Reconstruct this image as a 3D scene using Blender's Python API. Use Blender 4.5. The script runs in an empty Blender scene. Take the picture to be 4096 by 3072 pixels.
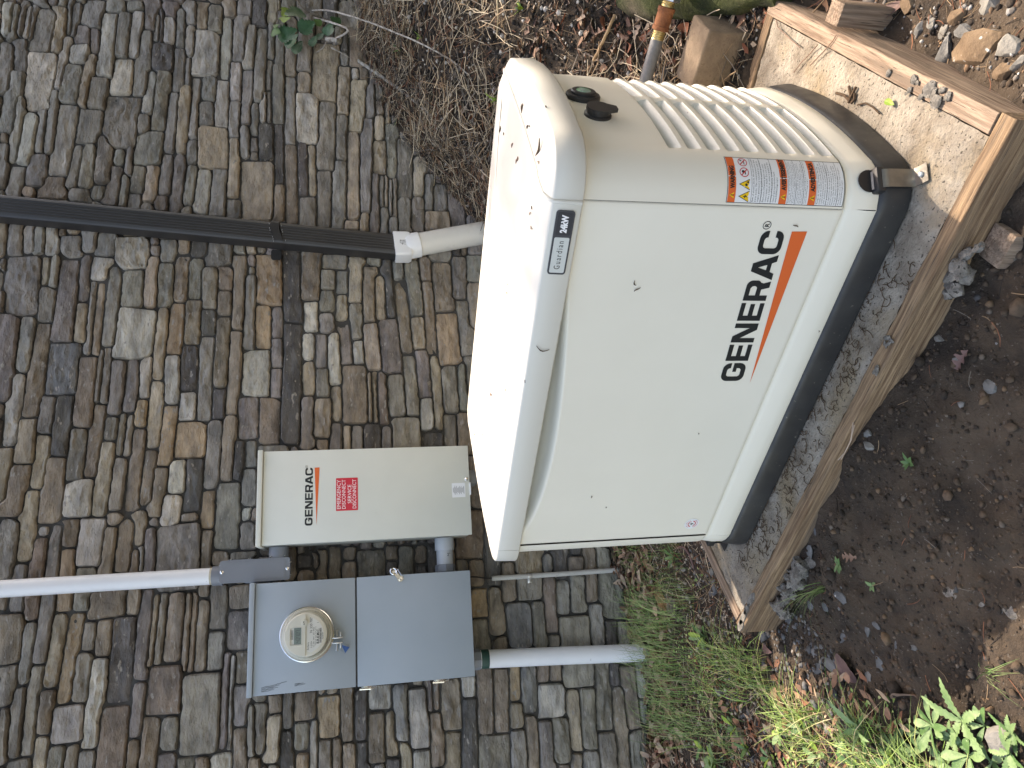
import bpy, bmesh, math, random
import numpy as np
from mathutils import Vector, Matrix, noise
from mathutils.bvhtree import BVHTree

random.seed(7); rng = np.random.default_rng(7)
S = bpy.context.scene
COL = S.collection

# ------------------------------------------------------------------ camera
F_PX = 2899.83                        # focal length in pixels of a 4096 px wide frame
CAM = np.array([0.0, -2.9767, 1.0479])
PITCH, ROLL, YAW = 0.1949, -0.0133, 0.2756
FWD = np.array([math.sin(YAW)*math.cos(PITCH), math.cos(YAW)*math.cos(PITCH), -math.sin(PITCH)])
_r = np.array([math.cos(YAW), -math.sin(YAW), 0.0]); _u = np.cross(_r, FWD)
RGT = math.cos(ROLL)*_r + math.sin(ROLL)*_u
UPV = -math.sin(ROLL)*_r + math.cos(ROLL)*_u
cd = bpy.data.cameras.new('camera'); cam = bpy.data.objects.new('camera', cd); COL.objects.link(cam)
cd.sensor_width = 36; cd.lens = F_PX/4096*36; cd.clip_start = 0.05; cd.clip_end = 500
# the phone was held sideways: the picture's left is up
M = Matrix(((-UPV[0], RGT[0], -FWD[0], CAM[0]), (-UPV[1], RGT[1], -FWD[1], CAM[1]), (-UPV[2], RGT[2], -FWD[2], CAM[2]), (0, 0, 0, 1)))
cam.matrix_world = M
S.camera = cam

# ------------------------------------------------------------------ light
SUN = np.array([0.515, 0.255, 0.83]); SUN /= np.linalg.norm(SUN)
w = bpy.data.worlds.new('World'); S.world = w; w.use_nodes = True
nt = w.node_tree; nt.nodes.clear()
out = nt.nodes.new('ShaderNodeOutputWorld'); bg = nt.nodes.new('ShaderNodeBackground'); sky = nt.nodes.new('ShaderNodeTexSky')
sky.sky_type = 'NISHITA'; sky.sun_disc = False
sky.sun_elevation = math.asin(SUN[2]); sky.sun_rotation = math.atan2(SUN[0], SUN[1])
sky.dust_density = 2.0; sky.air_density = 1.0; sky.ozone_density = 0.6
bg.inputs['Strength'].default_value = 0.15
nt.links.new(sky.outputs[0], bg.inputs[0]); nt.links.new(bg.outputs[0], out.inputs[0])
sl = bpy.data.lights.new('sun', 'SUN'); sl.energy = 2.0; sl.angle = math.radians(0.55); sl.color = (1.0, 0.985, 0.965)
so = bpy.data.objects.new('sun', sl); COL.objects.link(so)
so.rotation_euler = Vector((-SUN[0], -SUN[1], -SUN[2])).to_track_quat('-Z', 'Y').to_euler()
so.location = (3, 1, 5)
S.view_settings.view_transform = 'Standard'; S.view_settings.look = 'None'
S.view_settings.gamma = 1.0; S.view_settings.exposure = 2.15; S.view_settings.use_curve_mapping = False
S.view_settings.use_white_balance = True; S.view_settings.white_balance_temperature = 8300; S.view_settings.white_balance_tint = 15
S.cycles.max_bounces = 6; S.cycles.diffuse_bounces = 3; S.cycles.glossy_bounces = 3
S.cycles.transmission_bounces = 6; S.cycles.transparent_max_bounces = 8

# ------------------------------------------------------------------ helpers
def srgb(r, g, b):
    f = lambda c: (c/255/12.92 if c/255 <= .04045 else ((c/255+.055)/1.055)**2.4)
    return (f(r), f(g), f(b))

def ray(x, y):
    return FWD + RGT*((3072-y)-1536)/F_PX - UPV*(x-2048)/F_PX

def onz(x, y, z=0.0):
    d = ray(x, y); return CAM + d*((z-CAM[2])/d[2])

def onwall(x, y, yy=0.0):
    d = ray(x, y); return CAM + d*((yy-CAM[1])/d[1])

def project(P):
    P = np.atleast_2d(P); d = P-CAM; z = d@FWD
    return np.stack([2048-F_PX*(d@UPV)/z, 3072-(1536+F_PX*(d@RGT)/z), z], -1)

class MB:
    def __init__(s): s.v = []; s.f = []
    def add(s, vs, fs):
        b = len(s.v); s.v.extend([tuple(map(float, q)) for q in vs]); s.f.extend([tuple(b+i for i in q) for q in fs]); return s
    def box(s, c, size, rot=None, bev=0.0, seg=2):
        bm = bmesh.new(); bmesh.ops.create_cube(bm, size=1)
        for q in bm.verts: q.co = Vector((q.co.x*size[0], q.co.y*size[1], q.co.z*size[2]))
        if bev > 0: bmesh.ops.bevel(bm, geom=bm.edges[:], offset=bev, segments=seg, affect='EDGES', profile=.5)
        bm.verts.index_update(); R = rot if rot is not None else Matrix.Identity(3)
        s.add([Vector(c)+R@q.co for q in bm.verts], [[q.index for q in p.verts] for p in bm.faces]); bm.free(); return s
    def span(s, a, b, bev=0.0, seg=2):
        return s.box([(a[i]+b[i])/2 for i in range(3)], [abs(b[i]-a[i]) for i in range(3)], None, bev, seg)
    def tube(s, path, r, n=10, caps=True, flat=1.0):
        P = [Vector(q) for q in path]; k = len(P)
        rr = [r(i/(k-1)) if callable(r) else (r[i] if isinstance(r, (list, tuple)) else r) for i in range(k)]
        T = [(P[min(i+1, k-1)]-P[max(i-1, 0)]).normalized() for i in range(k)]
        ref = Vector((0, 0, 1)) if abs(T[0].z) < .9 else Vector((1, 0, 0))
        N = T[0].cross(ref).normalized(); vs = []; fs = []
        for i in range(k):
            N = (N-T[i]*N.dot(T[i])).normalized(); B = T[i].cross(N)
            for j in range(n):
                a = 2*math.pi*j/n; vs.append(P[i]+(N*math.cos(a)+B*math.sin(a)*flat)*rr[i])
        for i in range(k-1):
            for j in range(n):
                j2 = (j+1) % n; fs.append((i*n+j, i*n+j2, (i+1)*n+j2, (i+1)*n+j))
        if caps: fs.append(tuple(range(n))[::-1]); fs.append(tuple((k-1)*n+j for j in range(n)))
        return s.add(vs, fs)
    def lathe(s, prof, o, axis, n=32, xref=None, flat=1.0):
        A = Vector(axis).normalized(); ref = Vector((0, 0, 1)) if abs(A.z) < .9 else Vector((1, 0, 0))
        X = A.cross(ref).normalized(); Y = A.cross(X); o = Vector(o); vs = []; fs = []; k = len(prof)
        for (r, h) in prof:
            for j in range(n):
                a = 2*math.pi*j/n; vs.append(o+A*h+(X*math.cos(a)+Y*math.sin(a))*r)
        for i in range(k-1):
            for j in range(n):
                j2 = (j+1) % n; fs.append((i*n+j, i*n+j2, (i+1)*n+j2, (i+1)*n+j))
        if prof[0][0] > 1e-6: fs.append(tuple(range(n))[::-1])
        if prof[-1][0] > 1e-6: fs.append(tuple((k-1)*n+j for j in range(n)))
        return s.add(vs, fs)
    def prism(s, poly, o, ax, ay, h0, h1):
        o, ax, ay = Vector(o), Vector(ax), Vector(ay); nn = ax.cross(ay).normalized(); n = len(poly)
        vs = [o+ax*p[0]+ay*p[1]+nn*h0 for p in poly]+[o+ax*p[0]+ay*p[1]+nn*h1 for p in poly]
        fs = [tuple(range(n))[::-1], tuple(range(n, 2*n))]+[(i, (i+1) % n, n+(i+1) % n, n+i) for i in range(n)]
        return s.add(vs, fs)
    def flat(s, verts2, faces, fn, h=0.0):
        return s.add([fn(x, y, h) for x, y in verts2], faces)

ROOT = {}
def mesh_from(name, mb, mat, smooth=True, angle=38, fix=True):
    me = bpy.data.meshes.new(name); me.from_pydata(mb.v, [], mb.f)
    if fix:
        bm = bmesh.new(); bm.from_mesh(me); bmesh.ops.recalc_face_normals(bm, faces=bm.faces[:]); bm.to_mesh(me); bm.free()
    if smooth:
        me.polygons.foreach_set('use_smooth', [True]*len(me.polygons)); me.set_sharp_from_angle(angle=math.radians(angle))
    if mat: me.materials.append(mat)
    me.update(); return me

def thing(name, label, cat, loc=(0, 0, 0), rotz=0.0, group=None):
    o = bpy.data.objects.new(name, None); COL.objects.link(o); o.empty_display_size = .05
    o.location = Vector(loc); o.rotation_euler = (0, 0, rotz)
    o['label'] = label; o['category'] = cat
    if group: o['group'] = group
    ROOT[o.name] = Matrix.Translation(Vector(loc)) @ Matrix.Rotation(rotz, 4, 'Z')
    return o

def part(name, mb, mat, parent, world=True, smooth=True, angle=38, label=None, fix=True):
    R = ROOT[parent.name]
    if world:
        I = R.inverted(); mb.v = [tuple(I @ Vector(q)) for q in mb.v]
    o = bpy.data.objects.new(name, mesh_from(name, mb, mat, smooth, angle, fix)); COL.objects.link(o); o.parent = parent
    ROOT[o.name] = R
    if label: o['label'] = label
    return o

def single(name, mb, mat, label, cat, loc=None, group=None, kind=None, smooth=True, angle=38, fix=True):
    loc = Vector(loc) if loc is not None else Vector((0, 0, 0))
    mb.v = [tuple(Vector(q)-loc) for q in mb.v]
    o = bpy.data.objects.new(name, mesh_from(name, mb, mat, smooth, angle, fix)); COL.objects.link(o); o.location = loc
    if kind: o['kind'] = kind
    if label: o['label'] = label
    if cat: o['category'] = cat
    if group: o['group'] = group
    ROOT[o.name] = Matrix.Translation(loc)
    return o

# ------------------------------------------------------------------ materials
def mat(name, c1, c2=None, scale=8.0, rough=.6, bump=0.0, bscale=40.0, stretch=(1, 1, 1), metal=0.0, spec=.5,
        speck=None, speck_scale=120.0, speck_amt=.35, attr=None, detail=6.0, lo=.35, hi=.65, trans=0.0, coat=0.0, c3=None, c3scale=2.0, bdist=.01, rough2=None):
    m = bpy.data.materials.new(name); m.use_nodes = True; t = m.node_tree; N = t.nodes; L = t.links
    b = N['Principled BSDF']; b.inputs['Roughness'].default_value = rough; b.inputs['Metallic'].default_value = metal
    b.inputs['Specular IOR Level'].default_value = spec
    if coat: b.inputs['Coat Weight'].default_value = coat; b.inputs['Coat Roughness'].default_value = .15
    if trans: b.inputs['Transmission Weight'].default_value = trans
    tc = N.new('ShaderNodeTexCoord'); mp = N.new('ShaderNodeMapping'); mp.inputs['Scale'].default_value = stretch
    L.new(tc.outputs['Object'], mp.inputs[0])
    def nz(sc, det=detail, ro=.6):
        n = N.new('ShaderNodeTexNoise'); n.inputs['Scale'].default_value = sc; n.inputs['Detail'].default_value = det
        n.inputs['Roughness'].default_value = ro; L.new(mp.outputs[0], n.inputs['Vector']); return n
    def ramp(src, a, bb):
        r = N.new('ShaderNodeMapRange'); r.inputs['From Min'].default_value = a; r.inputs['From Max'].default_value = bb
        L.new(src, r.inputs['Value']); return r.outputs['Result']
    def mix(fac, A, B, mode='MIX'):
        x = N.new('ShaderNodeMix'); x.data_type = 'RGBA'; x.blend_type = mode
        if isinstance(fac, float): x.inputs[0].default_value = fac
        else: L.new(fac, x.inputs[0])
        for i, q in ((6, A), (7, B)):
            if isinstance(q, tuple): x.inputs[i].default_value = (*q, 1)
            else: L.new(q, x.inputs[i])
        return x.outputs[2]
    if attr:
        at = N.new('ShaderNodeAttribute'); at.attribute_name = attr; base = at.outputs['Color']
        if c2 is not None: base = mix(ramp(nz(scale).outputs['Fac'], lo, hi), mix(1.0, base, c1, 'MULTIPLY'), mix(1.0, base, c2, 'MULTIPLY'))
    else:
        base = c1
        if c2 is not None: base = mix(ramp(nz(scale).outputs['Fac'], lo, hi), c1, c2)
    if c3 is not None: base = mix(ramp(nz(c3scale, 4).outputs['Fac'], .5, .68), base, c3)
    if speck is not None:
        base = mix(ramp(nz(speck_scale, 2, .5).outputs['Fac'], 1-speck_amt, 1-speck_amt+.06), base, speck)
    if isinstance(base, tuple): b.inputs['Base Color'].default_value = (*base, 1)
    else: L.new(base, b.inputs['Base Color'])
    if rough2 is not None:
        L.new(ramp(nz(scale*1.7).outputs['Fac'], .3, .7), (rr := N.new('ShaderNodeMapRange')).inputs['Value'])
        rr.inputs['To Min'].default_value = rough; rr.inputs['To Max'].default_value = rough2
        L.new(rr.outputs[0], b.inputs['Roughness'])
    if bump:
        bp = N.new('ShaderNodeBump'); bp.inputs['Strength'].default_value = bump; bp.inputs['Distance'].default_value = bdist
        L.new(nz(bscale, 8, .65).outputs['Fac'], bp.inputs['Height']); L.new(bp.outputs[0], b.inputs['Normal'])
    return m

m_stone = mat('stone', (.62, .61, .60), (1.34, 1.29, 1.21), 16, .9, 1.0, 34, attr='tint', speck=(.36, .33, .29), speck_scale=48, speck_amt=.37, stretch=(.6, 1, 1.35), bdist=.026, c3=None)
m_mortar = mat('mortar', (.05, .049, .046), (.085, .082, .077), 14, .95, .6, 60)
m_soil = mat('soil', (.024, .0165, .0105), (.080, .055, .035), 9, .95, 1.0, 60, c3=(.10, .072, .048), c3scale=3.2, speck=(.14, .12, .10), speck_scale=150, speck_amt=.34, bdist=.02)
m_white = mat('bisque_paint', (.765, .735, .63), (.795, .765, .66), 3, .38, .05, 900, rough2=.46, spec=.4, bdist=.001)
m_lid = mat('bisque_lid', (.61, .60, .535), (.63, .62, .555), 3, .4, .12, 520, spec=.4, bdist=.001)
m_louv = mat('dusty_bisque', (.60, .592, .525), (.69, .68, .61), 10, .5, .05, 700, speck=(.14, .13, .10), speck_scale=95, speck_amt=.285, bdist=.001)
m_blackp = mat('black_plastic', (.012, .013, .015), (.03, .03, .03), 6, .38, .12, 260, rough2=.55, bdist=.001)
m_dusty = mat('dusty_black', (.016, .017, .019), (.032, .032, .031), 9, .34, .1, 200, rough2=.6, speck=(.13, .12, .1), speck_scale=130, speck_amt=.3, stretch=(1, 1, 1), bdist=.001)
m_black = mat('black', (.01, .01, .012), rough=.5)
m_ink = mat('ink', (.012, .016, .018), rough=.45)
m_orange = mat('orange_print', srgb(226, 104, 52), rough=.45)
m_labelwhite = mat('label_white', (.78, .80, .80), rough=.4)
m_red = mat('red_label', srgb(208, 42, 62), rough=.4)
m_whitep = mat('white_print', (.85, .85, .85), rough=.5)
m_yellow = mat('yellow_print', srgb(245, 200, 40), rough=.5)
m_redline = mat('red_print', srgb(200, 40, 50), rough=.5)
m_badge = mat('badge_silver', (.62, .68, .67), rough=.3, metal=.25)
m_badged = mat('badge_dark', (.045, .05, .06), rough=.4)
m_grey = mat('grey_enamel', srgb(150, 163, 172), srgb(156, 168, 177), 3, .42, .03, 800, spec=.45, bdist=.001)
m_greyd = mat('grey_enamel_shadow_gap', (.12, .125, .13), rough=.6)
m_switch = mat('beige_enamel', srgb(206, 209, 200), srgb(212, 215, 206), 3, .42, .05, 900, spec=.45, bdist=.001)
m_pvc = mat('white_pvc', (.72, .76, .79), (.79, .82, .84), 4, .3, .02, 80, speck=(.32, .3, .27), speck_scale=70, speck_amt=.265)
m_pvcgrey = mat('grey_pvc', srgb(118, 124, 132), srgb(126, 132, 140), 5, .4, .03, 200)
m_pvclt = mat('light_grey_pvc', srgb(168, 176, 184), srgb(182, 188, 194), 6, .36, .02, 200)
m_pvcold = mat('old_grey_pvc', (.46, .46, .43), (.54, .54, .51), 8, .5, .03, 200, speck=(.12, .11, .1), speck_scale=160, speck_amt=.31)
m_drain = mat('cream_pvc', (.66, .655, .60), (.72, .71, .65), 6, .4, .02, 90, c3=(.42, .39, .33), c3scale=5)
m_drainw = mat('bright_pvc', (.80, .82, .82), rough=.4)
m_spout = mat('bronze_aluminium', (.024, .023, .023), (.032, .03, .029), 5, .42, .03, 300, spec=.5)
m_steel = mat('bright_steel', (.72, .72, .70), rough=.25, metal=1.0)
m_zinc = mat('zinc', (.55, .58, .6), (.66, .68, .7), 30, .35, .05, 120, metal=.9)
m_bolt = mat('dull_steel', (.17, .16, .145), (.24, .225, .20), 25, .42, .05, 200, metal=.9)
m_green_tape = mat('green_tape', (.008, .06, .05), rough=.35)
m_lcd = mat('lcd', (.19, .24, .22), rough=.25)
m_cream = mat('meter_cream', (.66, .645, .56), rough=.4)
m_meterlabel = mat('meter_label', (.70, .70, .66), rough=.5)
m_blue = mat('blue_plastic', (.02, .11, .36), rough=.4)
def thin_clear(name, tint=(.96, .97, .97), amount=.12):
    m = bpy.data.materials.new(name); m.use_nodes = True; t = m.node_tree; t.nodes.clear()
    o_ = t.nodes.new('ShaderNodeOutputMaterial'); mx = t.nodes.new('ShaderNodeMixShader'); a = t.nodes.new('ShaderNodeBsdfTransparent'); g = t.nodes.new('ShaderNodeBsdfGlossy')
    f = t.nodes.new('ShaderNodeLayerWeight'); f.inputs['Blend'].default_value = amount; a.inputs[0].default_value = (*tint, 1); g.inputs['Roughness'].default_value = .06
    t.links.new(f.outputs['Fresnel'], mx.inputs[0]); t.links.new(a.outputs[0], mx.inputs[1]); t.links.new(g.outputs[0], mx.inputs[2]); t.links.new(mx.outputs[0], o_.inputs[0]); return m
m_clear = thin_clear('clear_plastic')
m_lens = mat('green_lens', (.09, .30, .14), (.30, .36, .33), 60, .2)
m_conc = mat('concrete', (.17, .135, .098), (.37, .33, .27), 12, .95, 1.0, 95, c3=(.30, .235, .15), c3scale=5, speck=(.08, .068, .053), speck_scale=140, speck_amt=.375, bdist=.012, lo=.3, hi=.6)
m_chip = mat('cement_chip', (.10, .092, .08), (.29, .27, .235), 55, .95, 1.0, 90, speck=(.05, .045, .038), speck_scale=110, speck_amt=.4)
def wood(name, st, a=(.15, .095, .062), b=(.37, .275, .20), c3=(.17, .125, .09)):
    return mat(name, a, b, 2.6, .85, .9, 5.0, stretch=st, lo=.36, hi=.60, c3=c3, c3scale=.9, bdist=.006, speck=(.06, .045, .035), speck_scale=6, speck_amt=.36)
m_wood_u = wood('wood_along', (2.2, 55, 55), (.125, .07, .036), (.32, .215, .125), (.15, .105, .068)); m_wood_v = wood('wood_across', (55, 2.2, 55)); m_wood_z = wood('wood_upright', (55, 55, 2.2))
m_block = mat('concrete_block', (.17, .125, .085), (.26, .195, .135), 22, .95, .9, 140, speck=(.18, .13, .09), speck_scale=90, speck_amt=.42, bdist=.004)
m_moss = mat('moss', (.022, .032, .008), (.065, .085, .018), 16, .95, 1.0, 70, c3=(.10, .085, .055), c3scale=4, bdist=.02)
m_bark = mat('bark', (.09, .07, .05), (.2, .17, .13), 8, .9, .9, 30)
m_rust = mat('rust', (.14, .045, .018), (.30, .115, .045), 30, .85, .5, 120)
m_brass = mat('brass_thread', (.38, .28, .1), (.5, .4, .2), 60, .4, .2, 200, metal=.7)
m_pipe = mat('grey_iron', (.10, .105, .11), (.15, .155, .16), 50, .5, .3, 160)
def rockm(n, a, b): return mat(n, a, b, 14, .9, .8, 45, speck=(.5, .5, .48), speck_scale=60, speck_amt=.33)
m_rockg = rockm('grey_rock', (.10, .10, .095), (.21, .21, .20)); m_rockb = rockm('brown_rock', (.11, .072, .042), (.21, .145, .088))
m_rockw = rockm('pale_rock', (.15, .145, .13), (.28, .27, .24)); m_rockd = rockm('slate_rock', (.075, .078, .08), (.14, .145, .145))
def leafm(n, a, b, **k): return mat(n, a, b, 25, k.pop('rough', .7), .35, 70, **k)
m_leafbrown = leafm('dead_leaf', (.13, .07, .045), (.27, .165, .115)); m_leafred = leafm('dead_leaf_red', (.16, .055, .03), (.27, .11, .06))
m_leaftan = leafm('dead_leaf_tan', (.30, .22, .16), (.44, .34, .26)); m_leafplum = leafm('dead_leaf_plum', (.10, .055, .05), (.17, .10, .085))
m_green = leafm('green_leaf', (.055, .125, .035), (.10, .19, .06), rough=.5); m_greenp = leafm('pale_green_leaf', (.10, .18, .06), (.18, .27, .115), rough=.55)
m_greeny = leafm('yellow_green_leaf', (.16, .27, .025), (.26, .36, .06), rough=.5); m_greend = leafm('deep_green_leaf', (.022, .075, .032), (.045, .12, .05), rough=.4)
m_grass = mat('grass', (.8, .8, .8), (1.2, 1.15, 1.0), 9, .55, attr='tint')
m_straw = mat('straw', (.75, .75, .75), (1.25, 1.2, 1.1), 30, .8, attr='tint')
m_grav = mat('gravel', (.75, .75, .75), (1.25, 1.2, 1.15), 60, .9, .5, 120, attr='tint')
m_lichen = mat('lichen_twig', (.16, .13, .10), (.5, .48, .43), 45, .9, .5, 120)
m_catkin = mat('catkin', (.05, .03, .018), (.12, .07, .035), 200, .9, .5, 300)

# ------------------------------------------------------------------ terrain
GEN = np.array([0.06, -1.0018, 0.0]); GA = -0.9526
EX = np.array([math.cos(GA), math.sin(GA), 0]); EY = np.array([-math.sin(GA), math.cos(GA), 0])
def gw(u, v, z=0.0): return GEN + EX*u + EY*v + np.array([0, 0, z])
_cp = [(-.72, 0, -.017), (-.32, 0, -.012), (.02, 0, .053), (.115, 0, .068), (.7, -.02, .25), (1.15, -.02, .40), (1.567, 0, .525), (2.035, 0, .844), (2.464, 0, 1.022), (2.811, 0, 1.054), (3.5, 0, 1.12),
       (-.6, -.6, -.09), (-.5, -.3, -.05), (-1.3, -.8, -.12), (-1.3, 0, -.03), (.25, -.35, .02),
       (1.3, -.5, .33), (1.8, -.5, .52), (2.3, -.6, .66), (1.55, -.95, .15), (2.0, -1.1, .26), (2.6, -1.2, .42), (2.0, -1.7, -.02), (3.3, -1.5, .5), (-1, -3, -.2), (1.5, -3.5, -.25)]
for q in [(1.0, -.16, -.085), (.8, -.16, -.07), (.63, -.16, -.032), (.4, -.16, -.028), (.1, -.16, -.06), (-.2, -.16, -.12), (.5, -.5, -.11), (1.0, -.6, -.13), (0, -.6, -.13), (.5, -1.2, -.15), (-.4, -.5, -.13), (1.4, -.8, -.15),
          (-.22, .1, -.10), (-.22, .5, -.06), (1.29, -.05, -.08), (1.29, .1, -.095), (1.29, .23, -.12), (1.29, .4, -.13), (1.29, .6, -.11), (1.29, .78, -.03), (1.7, .1, -.12), (1.7, .6, -.08), (2.2, .3, -.06), (0, .8, -.02), (.5, .8, .02), (1.0, .82, .02), (1.4, -.3, -.1)]:
    g = gw(*q); _cp.append((g[0], g[1], g[2]))
_cp = np.array(_cp)
def _phi(r): return np.where(r > 1e-9, r*r*np.log(np.maximum(r, 1e-9)), 0)
_n = len(_cp); _K = _phi(np.linalg.norm(_cp[:, None, :2]-_cp[None, :, :2], axis=-1))+np.eye(_n)*.002
_P = np.c_[np.ones(_n), _cp[:, :2]]
_A = np.block([[_K, _P], [_P.T, np.zeros((3, 3))]]); _w = np.linalg.solve(_A, np.r_[_cp[:, 2], 0, 0, 0])
def gz_base(x, y):
    x = np.clip(np.asarray(x, float), -1.6, 3.6); y = np.clip(np.asarray(y, float), -3.6, .3)
    q = np.stack([x, y], -1); r = np.linalg.norm(q[..., None, :]-_cp[:, :2], axis=-1)
    return _phi(r)@_w[:_n] + _w[_n] + _w[_n+1]*x + _w[_n+2]*y
def vnoise(x, y, sc, seed=0):
    X = np.asarray(x)*sc+seed*17.3; Y = np.asarray(y)*sc-seed*9.1
    i = np.floor(X).astype(int); j = np.floor(Y).astype(int); fx = X-i; fy = Y-j; fx = fx*fx*(3-2*fx); fy = fy*fy*(3-2*fy)
    h = lambda a, b: (np.sin(a*127.1+b*311.7+seed*74.7)*43758.5453) % 1.0
    return (h(i, j)*(1-fx)+h(i+1, j)*fx)*(1-fy)+(h(i, j+1)*(1-fx)+h(i+1, j+1)*fx)*fy-.5
def ground(x, y):
    x = np.asarray(x, float); y = np.asarray(y, float)
    z = gz_base(x, y)
    z = z + .03*vnoise(x, y, 5, 1) + .022*vnoise(x, y, 14, 2) + .013*vnoise(x, y, 34, 3) + .006*vnoise(x, y, 70, 4)
    dx = x-GEN[0]; dy = y-GEN[1]; u = dx*EX[0]+dy*EX[1]; v = dx*EY[0]+dy*EY[1]
    inside = (u > -.185) & (u < 1.258) & (v > -.13) & (v < .70)
    return np.where(inside, np.minimum(z, -.14), z)
def onground(x, y):
    d = ray(x, y); t = 1.0
    ts = np.linspace(.6, 6, 700); P = CAM + d*ts[:, None]
    below = P[:, 2] < ground(P[:, 0], P[:, 1]); i = int(np.argmax(below)) if below.any() else len(ts)-1
    return P[i]
def gpt(x, y, dz=0.0): return Vector((float(x), float(y), float(ground(x, y))+dz))

def axis(a, b, lo, hi, d):
    far = lambda s: [s*q for q in (.05, .12, .25, .5, 1, 2, 5, 12, 30, 80)]
    return np.array(sorted([a+q for q in far(-1)]+list(np.arange(a, b, d))+[b+q for q in far(1)]))
gx = axis(-1.0, 3.1, 0, 0, .0125); gy = axis(-2.5, .06, 0, 0, .0125)
XX, YY = np.meshgrid(gx, gy, indexing='ij'); ZZ = np.zeros_like(XX)
for i in range(len(gx)): ZZ[i] = ground(XX[i], YY[i])
me = bpy.data.meshes.new('ground'); nx, ny = XX.shape
vs = np.stack([XX, YY, ZZ], -1).reshape(-1, 3); idx = np.arange(nx*ny).reshape(nx, ny)
fs = np.stack([idx[:-1, :-1], idx[1:, :-1], idx[1:, 1:], idx[:-1, 1:]], -1).reshape(-1, 4)
me.vertices.add(len(vs)); me.vertices.foreach_set('co', vs.ravel()); me.loops.add(fs.size); me.loops.foreach_set('vertex_index', fs.ravel())
me.polygons.add(len(fs)); me.polygons.foreach_set('loop_start', np.arange(0, fs.size, 4)); me.polygons.foreach_set('loop_total', np.full(len(fs), 4))
me.update(calc_edges=True); me.polygons.foreach_set('use_smooth', [True]*len(fs)); me.materials.append(m_soil)
o = bpy.data.objects.new('ground', me); COL.objects.link(o); o['kind'] = 'structure'; o['label'] = 'dark brown bare soil sloping up to a bank beside the wall'

# ------------------------------------------------------------------ stone wall
# each traced stone: left end, right end (picture position), thickness, kind of stone
ST = {}
ST[(0, 0)] = """55 15 35 215 60 l;105 40 85 250 40 g;165 0 115 225 35 g;185 30 165 240 40 l;225 30 190 250 35 g;310 70 240 320 150 e;400 50 360 330 75 t;460 0 440 205 30 g;490 10 470 220 40 g;620 0 585 170 120 g;535 150 525 275 95 p;512 285 505 400 130 l;620 180 610 335 55 p;710 85 675 500 100 l;745 0 745 75 110 g;815 80 780 365 80 g;905 60 860 360 85 l;880 10 875 70 110 g;975 0 960 190 85 p;940 180 905 610 80 g;795 375 780 605 115 w;1025 90 1010 250 35 g;1050 70 1040 265 25 d;1100 120 1090 290 75 l;1110 20 1105 100 65 p;1175 60 1165 295 60 g;1235 10 1230 150 70 g;1310 0 1305 175 65 t;1395 35 1390 220 90 e;1490 0 1485 115 80 t;1575 0 1570 90 75 g;1235 155 1225 355 65 l;1340 190 1325 480 170 l;1475 110 1450 505 65 l;1560 110 1545 395 80 g;1635 165 1600 440 60 l;1055 270 1060 455 130 d;1170 310 1150 580 70 g;1215 375 1210 545 30 g;1525 395 1525 645 75 l;1360 465 1350 650 90 g;1270 490 1250 905 50 l;1605 450 1590 800 65 g;1440 515 1435 820 80 l;270 345 240 705 180 w;435 235 375 580 60 l;470 405 430 665 125 g;590 350 525 690 65 t;640 490 615 695 120 e;45 280 25 600 85 g;125 245 125 450 85 g;115 465 30 850 100 g;355 580 310 990 70 g;140 625 80 1040 70 l;200 740 150 1060 100 l;285 695 245 985 60 g;445 670 370 1130 140 l;590 710 555 925 150 e;795 620 770 950 220 e;985 450 945 740 65 l;1070 470 1025 835 90 e;1125 590 1090 985 70 g;1205 560 1165 990 70 t;1330 645 1335 820 95 g;1385 820 1380 1090 190 t;1525 660 1510 890 75 g;1640 665 1640 860 40 g;1580 810 1580 1010 60 g;930 730 910 890 80 e;680 865 660 1190 110 e;585 925 545 1215 95 e;510 930 450 1210 65 g;250 1000 230 1200 125 g;350 1140 330 1275 140 b;855 885 815 1130 50 g;775 970 765 1075 70 g;970 850 950 1060 185 e;910 1075 885 1240 80 e;990 1065 970 1300 90 t;1090 990 1060 1260 90 p;1165 1000 1125 1370 75 p;1245 905 1245 1055 70 g;1250 1070 1215 1310 55 g;1330 1095 1300 1380 85 l;1425 1090 1400 1400 90 g;1520 900 1510 1280 65 t;1670 1045 1660 1420 215 t;1525 1290 1520 1410 100 g;765 1075 715 1320 85 p;800 1120 790 1330 45 g;630 1195 620 1270 85 e;870 1255 860 1345 85 g;1045 1265 1045 1360 75 p;115 1070 80 1260 85 g;20 930 10 1200 50 g;525 1215 520 1300 100 g;180 1210 165 1265 60 t;105 1450 90 1650 75 g;180 1460 180 1620 80 l;255 1470 250 1640 70 g;325 1470 315 1650 65 l;470 1525 470 1680 110 g;580 1495 570 1620 100 g;685 1510 660 1660 110 g;860 1555 870 1740 190 l;1090 1555 1085 1690 90 g"""
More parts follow.
